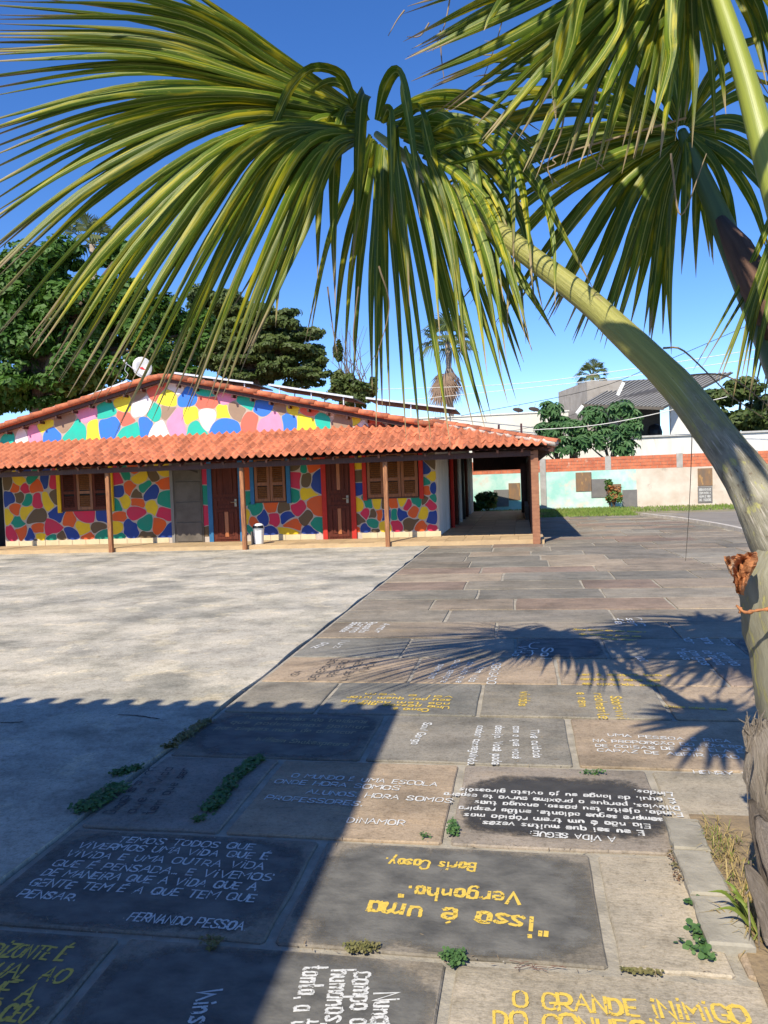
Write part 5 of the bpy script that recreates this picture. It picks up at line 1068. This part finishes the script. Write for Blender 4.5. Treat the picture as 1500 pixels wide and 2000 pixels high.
boot([(1466,1562,2.73),(1486,1605,2.71),(1520,1690,2.70),(1552,1770,2.71),(1575,1850,2.73)],[8,40,70,92,110],None,m_boot3)
boot([(1479,1594,2.66),(1500,1640,2.65),(1532,1725,2.65),(1560,1820,2.66)],[8,40,52,70],None,m_boot2)
boot([(1457,1688,2.70),(1472,1715,2.69),(1497,1770,2.69),(1525,1840,2.70)],[6,26,40,56],None,m_boot2)
boot([(1512,1470,2.68),(1522,1540,2.66),(1538,1620,2.66),(1552,1740,2.67)],[6,34,40,46],None,m_boot2)
# jagged fibres on top of the torn base
b=MB()
for i in range(26):
    x=U(1455,1500); y=U(1405,1440); b.tube([px3(x,y+30,2.78),px3(x+U(-8,8),y,2.77),px3(x+U(-16,14),y-U(5,30),2.76)],[.006,.004,.001],5)
for i in range(12):
    x=U(1455,1500); y=U(1450,1780); b.tube([px3(x,y,2.72),px3(x+U(-6,6),y+U(20,60),2.71),px3(x+U(-12,4),y+U(60,110),2.72)],[.003,.004,.001],4)
b.build('torn_fibres',m_trunk,palm,kind='stuff')
# orange torn sheath
m_or=mat('orange_dry_sheath',(.58,.25,.10),(.36,.15,.07),scale=28,rough=.85,bump=.9,bscale=70,trans=.15,c3=(.55,.40,.26),s3=16,t3=.58)
sh=[[(1414,1088),(1428,1086),(1448,1082),(1478,1078)],[(1417,1100),(1432,1096),(1452,1094),(1480,1096)],[(1424,1114),(1436,1112),(1450,1114),(1470,1118)],[(1432,1130),(1440,1130),(1450,1132),(1460,1136)],[(1436,1146),(1442,1148),(1448,1150),(1454,1154)],[(1442,1160),(1446,1161),(1450,1162),(1453,1164)]]
sheets=[]
for r in sh: sheets.append([Vector((q.x,q.y,0)) for q in catmull([Vector((x,y,0)) for x,y in r],12)])
cols_=[catmull([sheets[i][j] for i in range(6)],22) for j in range(13)]
b=MB(); V=[]; k_=13
for i in range(23):
    for j in range(13):
        q=cols_[j][i]; ed=1 if j==0 or i==0 else .35; x=q.x+U(-2.2,2.2)*ed; y=q.y+U(-2.5,2.5)*ed
        V.append(px3(x,y,2.76-.045*math.sin(j*.55+i*.16)-.018*math.sin(i*.7+j*.9)+.012*math.sin(j*2.1-i*.5)+U(-.003,.003)))
n_=len(V); b.idx(V+[v+Vector((0,.006,0)) for v in V],[(i*k_+j,i*k_+j+1,(i+1)*k_+j+1,(i+1)*k_+j) for i in range(22) for j in range(12)]+[(n_+(i+1)*k_+j,n_+(i+1)*k_+j+1,n_+i*k_+j+1,n_+i*k_+j) for i in range(22) for j in range(12)]); b.build('torn_orange_sheath',m_or,palm,False)
b=MB(); b.tube(catmull([px3(1438,1182,2.76),px3(1455,1196,2.74),px3(1480,1192,2.73),px3(1520,1188,2.73)],12),[.003]+[.006+U(-.003,.003) for _ in range(12)],6); b.tube([px3(1448,1186,2.75),px3(1444,1198,2.75)],.004,5); b.build('fibre_band',m_or,palm,True)
# ---------------------------------------------------------------- palm bed: kerb, soil, dry grass, weeds
kerb=thing('bed_kerb','short grey stone kerb edging the palm bed','kerb')
mk=mat('bed_kerb_stone',(.37,.34,.28),(.23,.21,.17),scale=5,coords='pos',rough=.9,bump=.6,bscale=30)
kq=[(1330,1598),(1352,1660),(1390,1750),(1432,1850),(1478,1960)]
for i in range(3):
    p=G(*kq[i],.03);q=G(*kq[i+1],.03); d=(q-p).normalized(); s=Vector((-d.y,d.x,0)); b=MB(); L=(q-p).length-.015
    V=[];n=7
    for z,ins in ((-.03,0),(.024,0),(.032,.008)):
        for k in range(n): V.append(p+d*(L*k/(n-1)+(ins if k==0 else -ins if k==n-1 else 0))-s*(.075-ins+U(-.006,.006))+Vector((0,0,z-.03)))
        for k in range(n): V.append(p+d*(L*(n-1-k)/(n-1)+(ins if k==n-1 else -ins if k==0 else 0))+s*(.075-ins+U(-.006,.006))+Vector((0,0,z-.03)))
    m_=2*n; F=[tuple(range(3*m_-1,2*m_-1,-1))]
    for r in (0,1):
        for k in range(m_): F.append((r*m_+k,(r+1)*m_+k,(r+1)*m_+(k+1)%m_,r*m_+(k+1)%m_))
    b.idx(V,F); b.build('kerb_stone',mk,kerb)
b=MB(); pts=[G(1345,1592),G(1370,1650),G(1408,1740),G(1452,1850),G(1500,1970)]; b.face([(p.x,p.y,.006) for p in pts]+[(2.6,2.0,.006),(2.6,3.8,.006)]); b.build('bed_soil',mat('bed_soil_mat',(.20,.15,.095),(.30,.22,.13),scale=12,coords='pos',rough=1,bump=.8,bscale=50),kind='structure')
m_straw=leafmat('straw',(.42,.31,.13),(.30,.24,.09),tr=.2); m_gb=leafmat('fresh_blade',(.16,.24,.04),(.25,.28,.06),tr=.25)
b=MB()
for i in range(420):
    x,y=random.choice([(1440,1700),(1420,1660),(1455,1790),(1480,1820),(1400,1640),(1470,1760)]); p=G(x+U(-22,28),y+U(-30,30)); L=U(.05,.16); d=Vector((U(-1,.6),U(-.9,.7),U(.05,1.0))).normalized()
    q=p+d*L*.6; e=q+Vector((d.x*L*.5,d.y*L*.5,-L*U(0,.35))); s=Vector((-d.y,d.x,0)).normalized()*U(.0012,.003)
    b.face([p-s,p+s,q+s*.8,q-s*.8],0 if R()<.8 else 1); b.face([q-s*.8,q+s*.8,e],0 if R()<.8 else 1)
b.build('dry_grass',[m_straw,m_gb],kind='stuff',label='dry straw-coloured grass round the foot of the palm')
b=MB()
for i in range(5):
    p=G(1455+i*7,1790+i*10,.01); e=p+Vector((U(-.16,.02),U(-.05,.12),U(.06,.16))); blade(b,[p,p.lerp(e,.5)+Vector((0,0,.04)),e],.014,8)
b.build('green_grass_tuft',m_gb,None,label='tuft of broad green grass blades at the foot of the palm',cat='grass tuft')
m_weed=leafmat('weed_leaf',(.045,.11,.03),(.09,.17,.05),tr=.15,sc_=20); m_weed2=leafmat('dry_weed_leaf',(.13,.13,.04),(.20,.17,.07),tr=.15,sc_=20)
def weed(label,pts,n,size,rad,mt=m_weed,hgt=.03,cat='weed'):
    b=MB(); st=MB()
    for i in range(n):
        k=R()*(len(pts)-1); j=min(int(k),len(pts)-2); f=k-j; x=pts[j][0]*(1-f)+pts[j+1][0]*f; y=pts[j][1]*(1-f)+pts[j+1][1]*f
        t=U(0,6.28); r=rad*R()**.7*U(.5,1.1); c=G(x,y)+Vector((math.cos(t)*r,math.sin(t)*r,U(.004,hgt))); s=size*U(.5,1.2); nn=Vector((U(-.6,.6),U(-.8,.4),1)).normalized(); a=nn.cross(Vector((math.sin(t),U(-1,1),0))).normalized(); e=nn.cross(a); m_=7
        b.face([c+(a*math.cos(q*2*math.pi/m_)*(1 if q%2 else .78)+e*math.sin(q*2*math.pi/m_)*.8)*s for q in range(m_)])
        if i%4==0 and n>100: st.tube([G(x,y),c],.0012,3)
    t=thing('weed',label,cat,'weeds in the paving joints'); b.build('leaves',mt,t); st.f and st.build('stems',mt,t)
weed('green weed beside the black-painted quotation slab',[(884,1612),(886,1634)],170,.008,.034)
weed('tiny weed sprig just left of the weed by the black-painted slab',[(822,1638),(838,1638)],35,.006,.014)
weed('low grey-green weed left of centre below the large yellow lettering',[(682,1858),(735,1852)],260,.0065,.035,m_weed2,.02)
weed('green weed in the joint directly below the yellow quotation slab',[(862,1872),(905,1870),(884,1892)],240,.0075,.026)
weed('small flat weed in the joint above the brown slab',[(1135,1512),(1178,1514)],90,.007,.02,m_weed)
weed('large dark weed clump at the edge of the concrete in shade',[(165,1582),(190,1568),(232,1538)],900,.013,.085,m_weed,.028)
weed('smaller dark weed just above the large shaded clump',[(225,1515),(270,1502)],330,.011,.05,m_weed,.028)
weed('brownish weed strip along the shaded joint nearest the roof shadow edge',[(345,1450),(408,1410)],520,.012,.055,m_weed2,.028)
weed('brown weed tuft at the shaded slab corner',[(322,1462),(345,1460)],150,.011,.035,m_weed2)
weed('long dark green weed strip between two shaded slabs',[(408,1585),(430,1560),(465,1515),(508,1483)],1200,.013,.055,m_weed,.028)
weed('small dark weed at the lower end of the long strip',[(378,1606),(402,1602)],80,.009,.025)
weed('dark weed in the joint under the long shaded quotation',[(395,1840),(430,1845),(412,1858)],90,.008,.02,m_weed2)
weed('round-leaved green weed at the lower right beside the kerb',[(1355,1815),(1372,1842),(1388,1878),(1332,1848)],85,.014,.03,m_weed,.028)
weed('small round-leaved weed just above the one by the kerb',[(1345,1768),(1366,1766)],28,.012,.02,m_weed,.03)
weed('reddish dry weed in the corner of the kerb',[(1310,1660),(1330,1730)],90,.006,.03,leafmat('reddish_weed',(.22,.12,.08),(.14,.14,.06),sc_=20),.02)
weed('flat dry weed mat in the joint below the blank slab',[(1215,1896),(1290,1902)],150,.007,.016,m_weed2,.008)
b=MB()
for i in range(14):
    p=G(U(1005,1080),U(1882,1896),.006); q=p+Vector((U(-.06,.06),U(-.02,.02),U(0,.008))); b.tube([p,p.lerp(q,.5)+Vector((0,U(-.01,.01),0)),q],.0012,4)
b.build('dead_twig',mat('twig_brown',(.16,.09,.07),rough=.9,bump=0),None,label='dead brown twig lying below the large yellow lettering',cat='twig')

m_lit=mat('litter_brown',(.20,.14,.085),(.32,.25,.16),scale=30,coords='pos',rough=.95,bump=0); m_peb=mat('pebble_grey',(.34,.31,.27),(.20,.185,.16),scale=40,coords='pos',rough=.95,bump=0)
b=MB()
for i in range(900):
    if R()<.5: yj=random.choice(ROWS[2:7])+random.gauss(0,.02); x=U(-2.2,2.2); y=yj
    elif R()<.4: x=XJ+random.gauss(0,.03); y=U(2,9)
    else: x=U(-3,1.6); y=U(2.1,8)
    r=U(.0015,.005); c=Vector((x,y,.004+r*.3)); t=U(0,6.28)
    if R()<.55: b.idx([c+Vector((math.cos(t+k*2.1)*r,math.sin(t+k*2.1)*r,-r*.4)) for k in range(3)]+[c+Vector((0,0,r*.6))],[(0,1,3),(1,2,3),(2,0,3)],1)
    else:
        d=Vector((math.cos(t),math.sin(t),U(-.1,.25))); e=Vector((-d.y,d.x,0)); L=U(.006,.022); b.face([c-d*L,c+e*r*.6,c+d*L,c-e*r*.6],0)
b.build('ground_litter',[m_lit,m_peb],kind='stuff',label='scattered grit and dry leaf bits along the paving joints')
